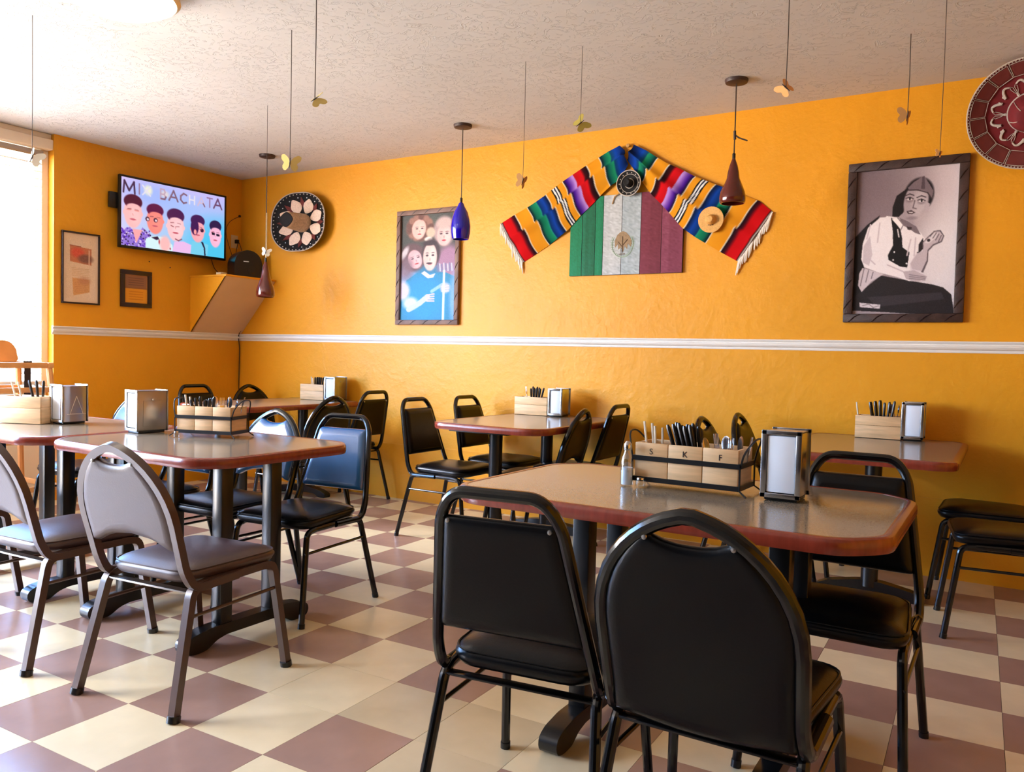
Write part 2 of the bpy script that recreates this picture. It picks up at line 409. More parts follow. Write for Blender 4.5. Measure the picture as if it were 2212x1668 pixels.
for k, b in rest.items():
    if b.v: o = b.build('distant_tiles', M[k], fl, False); o['kind'] = 'stuff'

# chair rail: moulded white strip on both walls
def rail(name, a, b, nrm):
    a, b, n = Vector(a), Vector(b), Vector(nrm); prof = [(0,0),(.004,0),(.006,.006),(.006,.014),(.016,.020),(.022,.030),(.022,.036),(.012,.041),(.012,.046),(.020,.050),(.024,.056),(.020,.062),(0,.062)]
    vs = [a+n*d+Vector((0,0,z)) for d,z in prof]+[b+n*d+Vector((0,0,z)) for d,z in prof]; k = len(prof)
    m = MB().add(vs, [tuple(range(k)), tuple(range(k,2*k))[::-1]]+[(i,i+1,k+i+1,k+i) for i in range(k-1)])
    return struct(name, m, M['white'])
rail('trim_1', (0,0,1.224), (XR,0,1.224), (0,-1,0))
rail('trim_2', (0,RY-.014,1.224), (0,-.001,1.224), (1,0,0))
# faint ledge of the wainscot board low on the back wall, and the casing/head of the window recess
struct('trim_3', MB().box(.9, XR, -.0035, 0, .424, .431), M['wall'])
w = MB(); w.bbox(XW, -.006, -6.9, RY-.001, 2.555, 2.63, .006); w.bbox(XW, -.03, -6.9, RY-.001, 2.63, 2.672, .006); struct('trim_4', w, M['casing'])
w = MB(); w.bbox(XW-.02, XW+.028, RY-.05, RY-.001, .84, 2.555, .004); struct('trim_5', w, M['casing'])

# storefront windows on the left wall, further windows behind the camera
def window(name, y0, y1, z0, z1):
    o = thing(name, None, None); o['kind'] = 'structure'
    f = MB(); X0, X1 = -.20, -.14
    f.bbox(X0,X1,y0,y0+.04,z0,z1); f.bbox(X0,X1,y1-.04,y1,z0,z1); f.bbox(X0,X1,y0,y1,z0,z0+.04); f.bbox(X0,X1,y0,y1,z1-.04,z1)
    f.build('window_frame', M['casing'], o)
    MB().box(-.172,-.168,y0+.04,y1-.04,z0+.04,z1-.04).build('pane', M['glass'], o, False)
    MB().bbox(-.2, XW+.05, y0, y1, z0-.025, z0+.004).build('window_sill', M['casing'], o)
window('window_1', -3.28, -1.70, .84, 2.575); window('window_2', -4.56, -3.32, .84, 2.575); window('window_3', -6.9, -5.64, .84, 2.575)
o = thing('added_door_1', None, None); o['kind'] = 'structure'  # unseen full-height glass door, added to let more daylight onto the left floor
f = MB(); X0, X1, y0, y1, z0, z1 = -.20, -.14, -5.62, -4.60, .0, 2.575
f.bbox(X0,X1,y0,y0+.07,z0,z1); f.bbox(X0,X1,y1-.07,y1,z0,z1); f.bbox(X0,X1,y0+.07,y1-.07,z0,z0+.12); f.bbox(X0,X1,y0+.07,y1-.07,z1-.06,z1); f.bbox(X0,X1,y0+.07,y1-.07,2.08,2.14)
f.build('added_door_frame', M['casing'], o)
MB().box(-.172,-.168,y0+.07,y1-.07,.12,2.08).build('pane', M['glass'], o, False); MB().box(-.172,-.168,y0+.07,y1-.07,2.14,z1-.06).build('pane', M['glass'], o, False)
MB().tube(fillet([(-.14,y1-.12,.95),(-.085,y1-.12,.95),(-.085,y1-.12,1.2),(-.14,y1-.12,1.2)],.02,3),.009,8).build('added_door_handle', M['chromed'], o)
# venetian blind
bl = thing('window_blind', 'white horizontal slat blind hanging over the bright window at far left', 'blind', (-.075,-2.5,2.5))
MB().bbox(-.03,.03,-.78,.775,.0,.045).build('headrail', M['chromed'], bl)
sl = MB(); Rt = Matrix.Rotation(math.radians(24),4,'Y')
sl.add([Rt @ Vector(p) for p in ((-.024,-.775,0),(0,-.775,.003),(.024,-.775,0),(.024,.77,0),(0,.77,.003),(-.024,.77,0),(-.024,-.775,-.0025),(0,-.775,.0005),(.024,-.775,-.0025),(.024,.77,-.0025),(0,.77,.0005),(-.024,.77,-.0025))],
       [(0,1,4,5),(1,2,3,4),(6,11,10,7),(7,10,9,8),(0,5,11,6),(2,8,9,3),(0,6,7,1),(1,7,8,2),(5,4,10,11),(4,3,9,10)])
sm = sl.mesh('slat', M['slat'], False)
for k in range(29): o = link('slat', sm, bl); o.location = (0,0,-.045-k*.054)
MB().bbox(-.022,.022,-.775,.77,-1.645,-1.62).build('bottom_rail', M['slat'], bl)
for y in (-.5,0,.62,.70): MB().tube([(.024,y,0),(.024,y,-1.62)], .0013, 5).build('ladder_cord', M['slat'], bl)

# ================================================================== CHAIRS
def yb(z): return -.19-(z-.42)*(.12/.425)
def hw_rect(z): return .197+(z-.45)*(.143-.197)/(.79-.45)
def dome_x(z):                                                       # half width of domed back at height z
    if z <= .60: return .200-(.60-z)*.03
    t = min(1,(z-.60)/.238); return .200*(1-t**2.15)**.62
def back_path(style):
    L = []
    if style == 'rect':
        L = [(-.20,.02,.392),(-.20,-.165,.388),(-.197,yb(.45),.45),(-hw_rect(.785),yb(.785),.785),(-.105,yb(.84),.838)]
        L = L+[(-x,y,z) for x,y,z in L[::-1]]
        P = [Vector(p) for p in L]
        return fillet(P, .055, 6)
    up = [(-dome_x(z),yb(z),z) for z in np.linspace(.45,.60,4)]+[(-dome_x(z),yb(z),z) for z in (.64,.68,.715,.745,.77,.79,.806,.819,.828,.834)]
    L = fillet([(-.20,.02,.392),(-.20,-.165,.388),up[0],up[1]], .05, 5)[:-1]+[Vector(p) for p in up[1:]]+[Vector((-.012,yb(.838),.838))]
    return L+[Vector((-p.x,p.y,p.z)) for p in L[::-1]]
def pad_outline(style, ins=0):
    tr = .008+ins
    if style == 'rect':
        zt, zb = .782-ins, .505+ins
        o = [(-hw_rect(zb)+tr,zb),(hw_rect(zb)-tr,zb),(hw_rect(zt)-tr,zt),(-hw_rect(zt)+tr,zt)]
        return fillet2(o, .014, 4)
    z0 = (.400 if style == 'full' else .512)+ins
    zs = list(np.linspace(z0,.802-ins*1.3,20)); right = [(dome_x(z)-tr,z) for z in zs]
    xe, ze = right[-1]; k = 1-ins*6
    top = [(xe*.93,ze+.001),(.084*k,.800-ins*1.1),(.070*k,.794-ins),(.050*k,.787-ins),(.025*k,.783-ins),(0,.782-ins)]
    top = top+[(-x,z) for x,z in top[-2::-1]]
    left = [(-x,z) for x,z in right[::-1]]
    if style == 'full': bz = ((.15,.396),(.10,.390),(.05,.386),(0,.385))
    else: bz = ((.165,.514),(.125,.532),(.08,.546),(0,.555))
    bl_ = [(x*k,z+ins) for x,z in bz]
    return right+top+left+[(-x,z) for x,z in bl_]+bl_[-2::-1]
LEGF = lambda s: fillet([(s*.215,.255,0),(s*.192,.20,.385),(s*.192,.14,.392)], .05, 5)
LEGR = lambda s: fillet([(s*.222,-.26,0),(s*.192,-.165,.385),(s*.192,-.10,.392)], .05, 5)
def make_chair(name, label, style, tubem, vinyl, square=False, back=None):
    t = thing(name, label, 'chair')
    n, tw, rr = (4, PI/4, .0185) if square else (12, 0, .0130)
    for s in (-1,1):
        for f in (LEGF, LEGR):
            lg = MB().tube(f(s), rr, n, twist=tw).build('leg', tubem, t, ang=.5)
            e_ = f(s)[0]; d_ = (f(s)[1]-f(s)[0]).normalized()
            MB().tube([e_-Vector((0,0,0)), e_+d_*.02], rr*1.14, 10).build('foot_cap', M['blk'], lg)
        MB().tube([(s*.192,.145,.392),(s*.192,-.105,.392)], rr, n, twist=tw).build('side_rail', tubem, t)
        a = Vector((s*.2005,.224,.30)); b = Vector((s*.2015,-.188,.30)); MB().tube([a,b], .0062, 8).build('stretcher', tubem, t)
    MB().tube(back_path(style), rr*.98 if square else (.0140 if style == 'rect' else .0160), n, twist=tw).build('back_frame', tubem, t, ang=.5)
    MB().bbox(-.19,.19,-.175,-.145,.370,.377,.002).build('cross_brace', M['chromed'] if square else tubem, t); MB().bbox(-.19,.19,.09,.12,.390,.397,.002).build('cross_brace', tubem, t)
    # seat: rounded trapezoid, domed
    base = fillet2([(-.175,-.175),(.175,-.175),(.205,.225),(-.205,.225)], [.07,.07,.075,.075], 6)
    def sf(x,y,d): return Vector((x, y, d))
    sb_ = MB(); nb_ = len(base); vs_ = []; RR_ = [(.0,.398),(.9,.398),(.97,.400),(1.0,.408),(1.03,.420),(1.03,.428),(.99,.438),(.92,.447),(.78,.455),(.6,.460),(.4,.463),(.2,.4645)]
    for k_, z_ in RR_[1:]: vs_ += [(x*k_, .02+(y-.02)*k_, z_) for x,y in base]
    fs_ = [tuple(range(nb_))[::-1]]
    for i in range(len(RR_)-2):
        for k_ in range(nb_): l_ = (k_+1)%nb_; fs_.append((i*nb_+k_,i*nb_+l_,(i+1)*nb_+l_,(i+1)*nb_+k_))
    vs_.append((0,.02,.465)); c_ = len(vs_)-1; o_ = (len(RR_)-2)*nb_
    fs_ += [(o_+k_,o_+(k_+1)%nb_,c_) for k_ in range(nb_)]
    seat = sb_.add(vs_, fs_).build('seat', vinyl, t, ang=1.2)
    MB().tube([Vector((x,y,.4385)) for x,y in offset(base,-.001)], .0028, 6, closed=True).build('piping', vinyl, seat)
    def bf(x,z,d): return Vector((x, yb(z)+d, z))
    rg = [(.034,-.0165),(.032,-.0165),(.018,-.0150),(.007,-.011),(.0,-.004),(.0,.006),(.004,.016),(.014,.024),(.030,.028),(.032,.028)]; vs_ = []; fs_ = []
    for ins, d in rg: vs_ += [bf(x,z,d) for x,z in pad_outline(style, ins)]
    nb_ = len(vs_)//len(rg); fs_ = [tuple(range(nb_))[::-1], tuple((len(rg)-1)*nb_+i for i in range(nb_))]
    for i in range(len(rg)-1):
        for k_ in range(nb_): l_ = (k_+1)%nb_; fs_.append((i*nb_+k_,i*nb_+l_,(i+1)*nb_+l_,(i+1)*nb_+k_))
    MB().add(vs_, fs_).build('backrest', back or vinyl, t, ang=1.1, label='black backrest with blue sky sheen put into its colour' if back else None)
    for s in (-1,1):
        zz = .77 if style == 'rect' else .79
        xx = (hw_rect(zz) if style == 'rect' else dome_x(zz))-.024
        MB().lathe([(.0,-.004),(.005,-.003),(.006,0)], 8, m=Matrix.Translation((s*xx,yb(zz)-.0125,zz)) @ Matrix.Rotation(-PI/2,4,'X')).build('screw', M['chromed'], t)
    return t
prA = make_chair('stacking_chair', '-', 'dome', M['bronze'], M['glarevinyl'], True)
prB = make_chair('stacking_chair', '-', 'dome', M['tube'], M['vinyl'])
prD = make_chair('stacking_chair', '-', 'full', M['tube'], M['vinyl'])
prE = make_chair('stacking_chair', '-', 'rect', M['tube'], M['vinyl'], False, M['skyvinyl'])
prF = make_chair('stacking_chair', '-', 'dome', M['tube'], M['vinyl'], False, M['skyvinyl'])
prC = make_chair('stacking_chair', '-', 'rect', M['tube'], M['vinyl'])
used = set()
def place(pr, x, y, th, label, group):
    if id(pr) not in used: used.add(id(pr)); o = pr
    else: o = copy_tree(pr)
    o.location = (x,y,0); o.rotation_euler = (0,0,th); o['label'] = label; o['group'] = group
    return o
q = PI/2
G1, G2, G3, G4, G5, G6 = ('chairs around the nearest right table','chairs around the left middle table','chairs around the wall table below the poster','chairs around the right wall table','chairs around the table by the window','chairs around the corner table')
place(prA, 3.563,-3.156,.107, 'brown-framed chair with round grey-lit back at the near side of the left table', G2)
place(prA, 2.855,-3.21,.062, 'brown-framed round-backed chair cut by the left edge of the photo', G2)
place(prA, 1.93,-3.25,.03, 'chair at the near side of the window table, only its legs in frame', G5)
place(prD, 5.45,-3.175,.0, 'nearest black chair with a domed back, largest in the photo', G1).scale = (1,1,1.025)
place(prC, 4.980,-3.168,.13, 'black square-backed chair at the left end of the nearest table', G1).scale = (1,1,1.015)
place(prC, 5.548,-2.412,PI, 'black square-backed chair facing us across the nearest table', G1)
place(prE, 3.262,-2.34,3.245, 'square-backed chair with bright sky blue tinted into its black back behind the left table', G2)
place(prF, 2.80,-2.377,3.16, 'round-backed chair with sky blue tinted into its black back behind the left table', G2)
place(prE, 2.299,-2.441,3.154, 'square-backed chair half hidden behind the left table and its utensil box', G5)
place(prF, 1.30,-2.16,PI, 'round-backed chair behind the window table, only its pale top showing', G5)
place(prC, 2.969,-.794,-q, 'square-backed black chair side-on at the left of the middle wall table', G3)
place(prC, 3.0,-.262,-q, 'square-backed black chair close to the wall behind the middle table', G3)
place(prB, 3.55,-.745,q+.12, 'domed black chair with a round handle hole, right of the middle wall table', G3)
place(prC, 3.585,-.275,q, 'square-backed black chair right of the middle wall table, nearer the wall', G3)
place(prB, 4.869,-.735,-q, 'domed black chair seen behind the cutlery of the nearest table box', G4)
place(prB, 4.93,-.265,-q, 'tall domed black chair back seen just left of the chrome napkin dispenser', G4)
place(prC, 5.984,-.841,1.69, 'black chair at the right edge of the photo, front seat of two', G4)
place(prC, 5.91,-.27,1.545, 'black chair at the right edge of the photo, rear seat nearer the wall', G4)
place(prB, 1.80,-.955,q, 'dark round-backed chair at the right side of the corner table', G6)
place(prC, 1.59,-.30,q, 'square-backed black chair at the wall end of the corner table', G6)
place(prC, .784,-.83,-q, 'square-topped chair back seen above the utensil box on the left table', G6)
place(prB, .752,-.27,-q, 'round-topped chair back with an oval hole beyond the corner table', G6)

# ================================================================== TABLES
def tabletop(t, x0, x1, y0, y1, z=.75, ch=.10):
    o = [(x0,y0+ch),(x0+ch,y0),(x1-ch,y0),(x1,y0+ch),(x1,y1-ch),(x1-ch,y1),(x0+ch,y1),(x0,y1-ch)]
    o = fillet2(o, .05, 4); inn = offset(o, .024)
    MB().prism(inn, z-.032, z).build('tabletop', M['lam'], t, ang=.5)
    n = len(o); prof = [(0.0,z-.038),(-.003,z-.030),(-.003,z-.010),(.002,z-.002),(.010,z+.001),(.020,z+.0015),(.0238,z+.0005),(.0238,z-.038)]
    vs = []; fs = []
    for ins, zz in prof: vs += [Vector((x,y,zz)) for x,y in offset(o, ins)]
    for i in range(len(prof)):
        j = (i+1)%len(prof)
        for k in range(n): l = (k+1)%n; fs.append((i*n+k,i*n+l,j*n+l,j*n+k))
    MB().add(vs, fs).build('edge_band', M['rim'], t, ang=.6)
def t_base(t, cx, cy, L=.60, ang=0, post=.056, gap=.245):
    m = Matrix.Translation((cx,cy,0)) @ Matrix.Rotation(ang,4,'Z')   # bar runs along local y
    h = L/2
    out = [(-h,.03),(-h+.012,.008),(-h+.05,.0),(-h+.10,.004),(-h+.145,.03),(-h+.19,.040),(h-.19,.040),(h-.145,.03),(h-.10,.004),(h-.05,0),(h-.012,.008),(h,.03),(h-.006,.055),(h-.04,.072),(h-.12,.084),(-h+.12,.084),(-h+.04,.072),(-h+.006,.055)]
    out = fillet2(out, .012, 2)
    MB().prism(out, -.03, .03, lambda p: m @ Vector((p.z, p.x, p.y))).build('foot_bar', M['iron'], t, ang=.6)
    for s in (-1,1):
        MB().bbox(-post/2,post/2,s*gap/2-post/2,s*gap/2+post/2,.082,.705,.004,m).build('post', M['iron'], t)
    MB().bbox(-.03,.03,-.25,.25,.703,.7125,.002,m).build('top_plate', M['iron'], t)
def col_base(t, cx, cy, ang=0, r=.04, L=.56):
    m = Matrix.Translation((cx,cy,0)) @ Matrix.Rotation(ang,4,'Z')
    MB().tube([m @ Vector((0,0,.05)), m @ Vector((0,0,.705))], r, 16).build('post', M['iron'], t)
    for a in ((0,q) if L < .5 else (0,)):
        mm = m @ Matrix.Rotation(a,4,'Z'); h = L/2
        out = fillet2([(-h,0),(-h+.07,0),(-h+.12,.025),(h-.12,.025),(h-.07,0),(h,0),(h,.03),(h-.06,.055),(.05,.08),(-.05,.08),(-h+.06,.055),(-h,.03)], .01, 2)
        MB().prism(out, -.03, .03, lambda p: mm @ Vector((p.x, p.z, p.y))).build('foot_bar', M['iron'], t, ang=.6)
    MB().bbox(-.2,.2,-.2,.2,.703,.7125,.002,m).build('top_plate', M['iron'], t)
TG = 'restaurant tables with red-brown rims'
t1 = thing('dining_table', 'nearest table, taupe top with red-brown rim and clipped corners, right of centre', 'table', group=TG)
tabletop(t1, 4.50, 5.735, -2.985, -2.17); t_base(t1, 4.865, -2.60, .66); t_base(t1, 5.45, -2.60, .66)
t2 = thing('dining_table', 'left middle table with a long wooden utensil box and napkin dispenser on it', 'table', group=TG)
tabletop(t2, 2.455, 3.545, -3.075, -2.27); t_base(t2, 2.71, -2.72, .62); t_base(t2, 3.37, -2.74, .62)
t5 = thing('dining_table', 'sunlit table against the window at far left, end to end with the next one', 'table', group=TG)
tabletop(t5, 1.36, 2.445, -3.10, -2.32); t_base(t5, 1.63, -2.72, .62); t_base(t5, 2.28, -2.74, .62)
t3 = thing('dining_table', 'wall table below the colour poster and flag, two round posts under it', 'table', group=TG)
tabletop(t3, 3.03, 3.80, -1.15, -.03, ch=.08); col_base(t3, 3.385, -.93); col_base(t3, 3.385, -.31)
t4 = thing('dining_table', 'right wall table below the black and white portrait, on one post', 'table', group=TG)
tabletop(t4, 5.0, 5.785, -1.15, -.03, ch=.06); col_base(t4, 5.40, -.60, L=.5)
t6 = thing('dining_table', 'farthest table in the corner under the shelf and sombrero', 'table', group=TG)
tabletop(t6, .80, 1.53, -1.24, -.03, ch=.06); col_base(t6, 1.16, -.93); col_base(t6, 1.16, -.33)

# ================================================================== TABLE ITEMS
def letter(ch, size, m, parent, loc, rot, name='letter'):
    c = bpy.data.curves.new('letter', 'FONT'); c.body = ch; c.size = size; c.extrude = .0004; c.align_x = 'CENTER'
    o = bpy.data.objects.new('tmp', c); COL.objects.link(o)
    me = bpy.data.meshes.new_from_object(o); COL.objects.unlink(o); bpy.data.objects.remove(o)
    me.materials.clear(); me.materials.append(m); p = link(name, me, parent); p.location = loc; p.rotation_euler = rot; return p
ZT = .7515
def utensil_box(loc, rz, label, L=.33, D=.14, Hh=.115, n=3, letters=False, rack=True, wood='wood', grp='wooden utensil boxes on the tables'):
    t = thing('utensil_box', label, 'utensil box', loc, rz, grp)
    z0 = .022 if rack else .001; th = .009
    gap = .0012; seg = L/n
    for k in range(n):                                              # front and back boards, two courses per bay
        for (za,zb_) in ((z0, z0+Hh*.56), (z0+Hh*.56+gap, z0+Hh)):
            for y in (-D/2, D/2-th):
                MB().bbox(-L/2+k*seg+gap, -L/2+(k+1)*seg-gap, y, y+th, za, zb_, .0015).build('board', M[wood], t)
    for x in (-L/2, L/2-th):
        for (za,zb_) in ((z0, z0+Hh*.56), (z0+Hh*.56+gap, z0+Hh)):
            MB().bbox(x, x+th, -D/2+th, D/2-th, za, zb_, .0015).build('board', M[wood], t)
    for k in range(1,n): MB().box(-L/2+k*seg-.003, -L/2+k*seg+.003, -D/2+th, D/2-th, z0+.01, z0+Hh-.012).build('divider', M[wood], t)
    MB().box(-L/2+th, L/2-th, -D/2+th, D/2-th, z0+.001, z0+.008).build('bottom_board', M[wood], t)
    if letters:
        for k, ch in enumerate('SKF'):
            letter(ch, .026, M['ink'], t, (-L/2+(k+.5)*seg, -D/2-.0008, z0+Hh*.70), (q,0,0))
    if rack:
        b = .0035; e2 = .006
        for z in (z0-.006, z0+Hh*.52):
            for y in (-D/2-e2, D/2+e2-b): MB().box(-L/2-e2, L/2+e2, y, y+b, z, z+.015).build('rack_band', M['blkwire'], t)
            for x in (-L/2-e2, L/2+e2-b): MB().box(x, x+b, -D/2-e2, D/2+e2, z, z+.015).build('rack_band', M['blkwire'], t)
        for sx in (-1,1):
            x = sx*(L/2+e2)
            for sy in (-1,1):
                MB().tube([(x, sy*(D/2+e2-.001), z0+Hh*.55), (x, sy*(D/2+e2-.001), z0-.004), (x+sx*.022, sy*(D/2+.012), .002)], .003, 6).build('foot', M['blkwire'], t)
            P = [(x, -D/2, z0+Hh*.55), (x+sx*.008, -D/2, z0+Hh*.9), (x+sx*.030, -D/4, z0+Hh*1.28), (x+sx*.033, D/4, z0+Hh*1.28), (x+sx*.008, D/2, z0+Hh*.9), (x, D/2, z0+Hh*.55)]
            MB().tube(fillet(P,.03,4), .0032, 6).build('handle', M['blkwire'], t)
    return t
def stick(kind, base, tip, label, group, cat='utensil'):
    b, e_ = Vector(base), Vector(tip); d = (e_-b).normalized(); s = d.cross(Vector((0,0,1))); s = s.normalized() if s.length > .01 else Vector((1,0,0))
    mats = {'straw':M['straw'],'knife':M['blk'],'fork':M['silver'],'spoon':M['silver'],'wand':M['wood']}
    names = {'straw':'wrapped_straw','knife':'knife','fork':'fork','spoon':'spoon','wand':'wooden_spoon'}
    L = (e_-b).length
    if kind == 'straw':
        o = MB().tube([b, e_], .0042, 6).build(names[kind], mats[kind]); return tag(o, label, cat, group)
    t = thing(names[kind], label, cat, b, 0, group)
    e_ = e_-b; b = Vector((0,0,0)); nrm = s.cross(d)
    if kind == 'knife':                                             # handle up, flat black grip, steel blade below
        MB().tube([b+d*L*.36, b+d*L*.42, b+d*L*.8, e_-d*.01, e_], [.004,.0062,.0070,.0072,.004], 8).build('grip', M['blk'], t)
        MB().box(-.0006,.0006,-.009,.009,0,L*.4, Matrix((( nrm.x,s.x,d.x,0),(nrm.y,s.y,d.y,0),(nrm.z,s.z,d.z,0),(0,0,0,1)))).build('blade', M['silver'], t)
    else:
        MB().tube([b, b+d*L*.65], [.0022,.003], 6).build('stem', M['silver'], t)
        mm = Matrix(((nrm.x,s.x,d.x,(d*L*.65).x),(nrm.y,s.y,d.y,(d*L*.65).y),(nrm.z,s.z,d.z,(d*L*.65).z),(0,0,0,1)))
        if kind == 'spoon':
            hb = MB(); out = [(math.cos(a)*.0165, math.sin(a)*.026+.026) for a in np.linspace(0,2*PI,16,endpoint=False)]
            hb.pillow(out, [(.0,0),(.006,-.004),(.006,-.005),(.0,-.0012)], lambda x,y,z: mm @ Vector((z,x,y)))
            hb.build('bowl', M['silver'], t)
        else:
            hb = MB(); hb.box(-.001,.001,-.010,.010,0,.02,mm)
            for k in range(4): hb.box(-.001,.001,-.010+k*.0058,-.0075+k*.0058,.02,.055,mm)
            hb.build('tines', M['silver'], t)
    return t
def napkin(loc, rz, label, w_=.10, d_=.145, h_=.195, style='chrome'):
    t = thing('napkin_dispenser', label, 'napkin dispenser', loc, rz, 'napkin dispensers on the tables')
    st = M['chrome'] if style != 'dull' else M['chromed']
    b = MB()
    if style == 'round':
        out = [(-w_/2,-d_/2),(w_/2,-d_/2),(w_/2+.010,-d_/4),(w_/2+.013,0),(w_/2+.010,d_/4),(w_/2,d_/2),(-w_/2,d_/2),(-w_/2-.010,d_/4),(-w_/2-.013,0),(-w_/2-.010,-d_/4)]
        b.prism(fillet2(out,.008,3), .012, h_-.004); b.build('case', M['chromed'], t, ang=.5)
        tr = MB(); x = w_/2+.0125
        for a_,c_ in (((-.035,.05),(0,.14)),((0,.14),(.035,.05)),((-.05,.05),(.05,.05))): tr.tube([(x,a_[0],a_[1]),(x,c_[0],c_[1])], .0012, 5)
        tr.build('engraving', M['straw'], t)
    else:
        b.bbox(-w_/2,-w_/2+.004,-d_/2,d_/2,.012,h_,.0015); b.bbox(w_/2-.004,w_/2,-d_/2,d_/2,.012,h_,.0015)
        b.bbox(-w_/2,w_/2,-d_/2,d_/2,h_-.005,h_,.0015); b.bbox(-w_/2,w_/2,-d_/2,d_/2,.012,.017,.0015)
        b.build('case', st, t)
    for s in (-1,1):                                                 # flared bezel at both mouths
        lip = MB()
        y0, y1 = s*d_/2, s*(d_/2+.006)
        for (xa,xb,za,zb_) in ((-w_/2-.004,-w_/2+.012,.008,h_+.004),(w_/2-.012,w_/2+.004,.008,h_+.004),(-w_/2-.004,w_/2+.004,h_-.010,h_+.004),(-w_/2-.004,w_/2+.004,.008,.022)):
            lip.bbox(xa,xb,min(y0,y1),max(y0,y1),za,zb_,.002)
        lip.build('bezel', st, t)
    for s in (-1,1):
        MB().bbox(-w_/2+.013,w_/2-.013,min(s*(d_/2-.03),s*(d_/2+.0015)),max(s*(d_/2-.03),s*(d_/2+.0015)),.024,h_-.012,.003).build('napkin_stack', M['paper'], t)
    if style == 'dull':
        MB().bbox(w_/2-.001,w_/2+.002,-.045,.045,.03,.15,.0015).build('side_panel', M['chromed'], t)
        MB().lathe([(0,.004),(.005,.003),(.006,0)],10,m=Matrix.Translation((w_/2+.002,0,.155)) @ Matrix.Rotation(q,4,'Y')).build('latch', M['chrome'], t)
    MB().bbox(-w_/2+.006,w_/2-.006,-d_/2+.006,d_/2-.006,0.0,.013,.002).build('base', M['blk'], t)
    return t
def loc2(c, rz, x, y, z=0): return (c[0]+x*math.cos(rz)-y*math.sin(rz), c[1]+x*math.sin(rz)+y*math.cos(rz), c[2]+z)
ORD = ['leftmost','second from left','third from left','fourth from left','fifth from left','sixth from left','seventh from left','eighth from left','ninth from left','tenth from left']
def fill(c, rz, items, L=.33):
    xs = {}
    for it_ in items: xs.setdefault(it_[5], []).append(it_[1]+it_[3][0]+it_[2]*.01)
    items = [(k_,x,y,ln,h_,(ORD[sorted(xs[lb]).index(x+ln[0]+y*.01)]+' '+lb if len(xs[lb]) > 1 else lb),g_) for k_,x,y,ln,h_,lb,g_ in items]
    for kind, x, y, lean, ht, lab, grp in items:
        b = loc2(c, rz, x, y, .034); e_ = loc2(c, rz, x+lean[0], y+lean[1], ht); stick(kind, b, e_, lab, grp)
# nearest table
c1 = (5.120,-2.497,ZT); r1 = -.02
utensil_box(c1, r1, 'pine utensil box marked S K F in a black rack on the nearest table', letters=True)
gs, gk, gf = 'straws in the S bay of the nearest box','black-handled knives in the nearest box','forks and spoons in the F bay of the nearest box'
it = [('straw',-.135+.012*k,-.02+.02*(k%2),(-.022+.006*k,0),.20-.006*k,'cream straw bunched in the left bay, S K F box',gs) for k in range(4)]
it += [('knife',-.020+.014*(k%5),-.03+.022*(k//5),(-.055+.004*k,.0),.195+.004*(k%3),'black knife handle in the tight bunch leaning left, S K F box',gk) for k in range(10)]
it += [('fork' if k%2 else 'spoon',.075+.016*k,-.03+.02*(k%3),(-.03+.010*k,.01),.155+.007*((k*2)%3),('steel fork' if k%2 else 'steel spoon')+' in the right bay of the S K F box',gf) for k in range(6)]
fill(c1, r1, it)
napkin((5.402,-2.498,ZT), 0.0, 'tall chrome napkin dispenser on the nearest table, white napkins facing us', .105, .12, .20)
# salt bottle and small round shaker behind the rack foot
sb = thing('salt_bottle', 'slim glass salt bottle left of the S K F utensil box', 'shaker', (4.938,-2.585,ZT))
MB().lathe([(.0,.001),(.019,.001),(.021,.006),(.021,.075),(.017,.090),(.010,.108),(.009,.122),(.0,.122)],16).build('glass', M['bottle'], sb)
MB().lathe([(.0,.004),(.017,.004),(.017,.058),(.0,.058)],12).build('salt', M['paper'], sb)
MB().lathe([(.0115,.112),(.0125,.116),(.0115,.132),(.006,.140),(.0,.141)],14).build('cap', M['chrome'], sb)
ss = thing('glass_shaker', 'small glass shaker lying under the left end of the S K F box rack', 'shaker', (4.985,-2.586,ZT))
MB().lathe([(.0,.0),(.014,.001),(.016,.006),(.016,.022),(.0,.024)],14).build('glass', M['bottle'], ss); MB().lathe([(.0,.024),(.013,.024),(.012,.029),(.0,.03)],14).build('cap', M['chrome'], ss)
# left middle table
c2 = (2.872,-2.528,ZT); r2 = math.radians(19)
utensil_box(c2, r2, 'pine utensil box with looped black handles on the left middle table', L=.27, D=.135, n=3)
g2k, g2f = 'black-handled knives in the left table box','steel cutlery in the left table box'
it = [('straw',-.105+.01*k,-.02+.02*k,(-.02,0),.185-.01*k,'fat cream straw at the left end of the left table box','straws in the left table box') for k in range(2)]
it += [('knife',-.055+.013*(k%6),-.03+.025*(k//6),(-.035+.011*k,.0),.165+.008*(k%3),'black knife handle in the middle of the left table box',g2k) for k in range(9)]
it += [('fork' if k%2 else 'spoon',.045+.014*k,-.03+.02*(k%3),(-.02+.011*k,.01),.185-.008*((k*2)%3),('steel fork' if k%2 else 'steel spoon')+' at the right end of the left table box',g2f) for k in range(6)]
fill(c2, r2, it)
napkin((2.525,-2.622,ZT), math.radians(-6), 'steel napkin dispenser with a latched side on the left middle table', .105, .14, .195, 'dull')
sk = thing('glass_shaker', 'small clear shaker half under the utensil box on the left middle table', 'shaker', (2.80,-2.66,ZT)); 
MB().lathe([(.0,.0),(.012,.001),(.013,.006),(.012,.018),(.0,.02)],12).build('glass', M['bottle'], sk); MB().lathe([(.0,.02),(.011,.02),(.010,.025),(.0,.026)],12).build('cap', M['chrome'], sk)
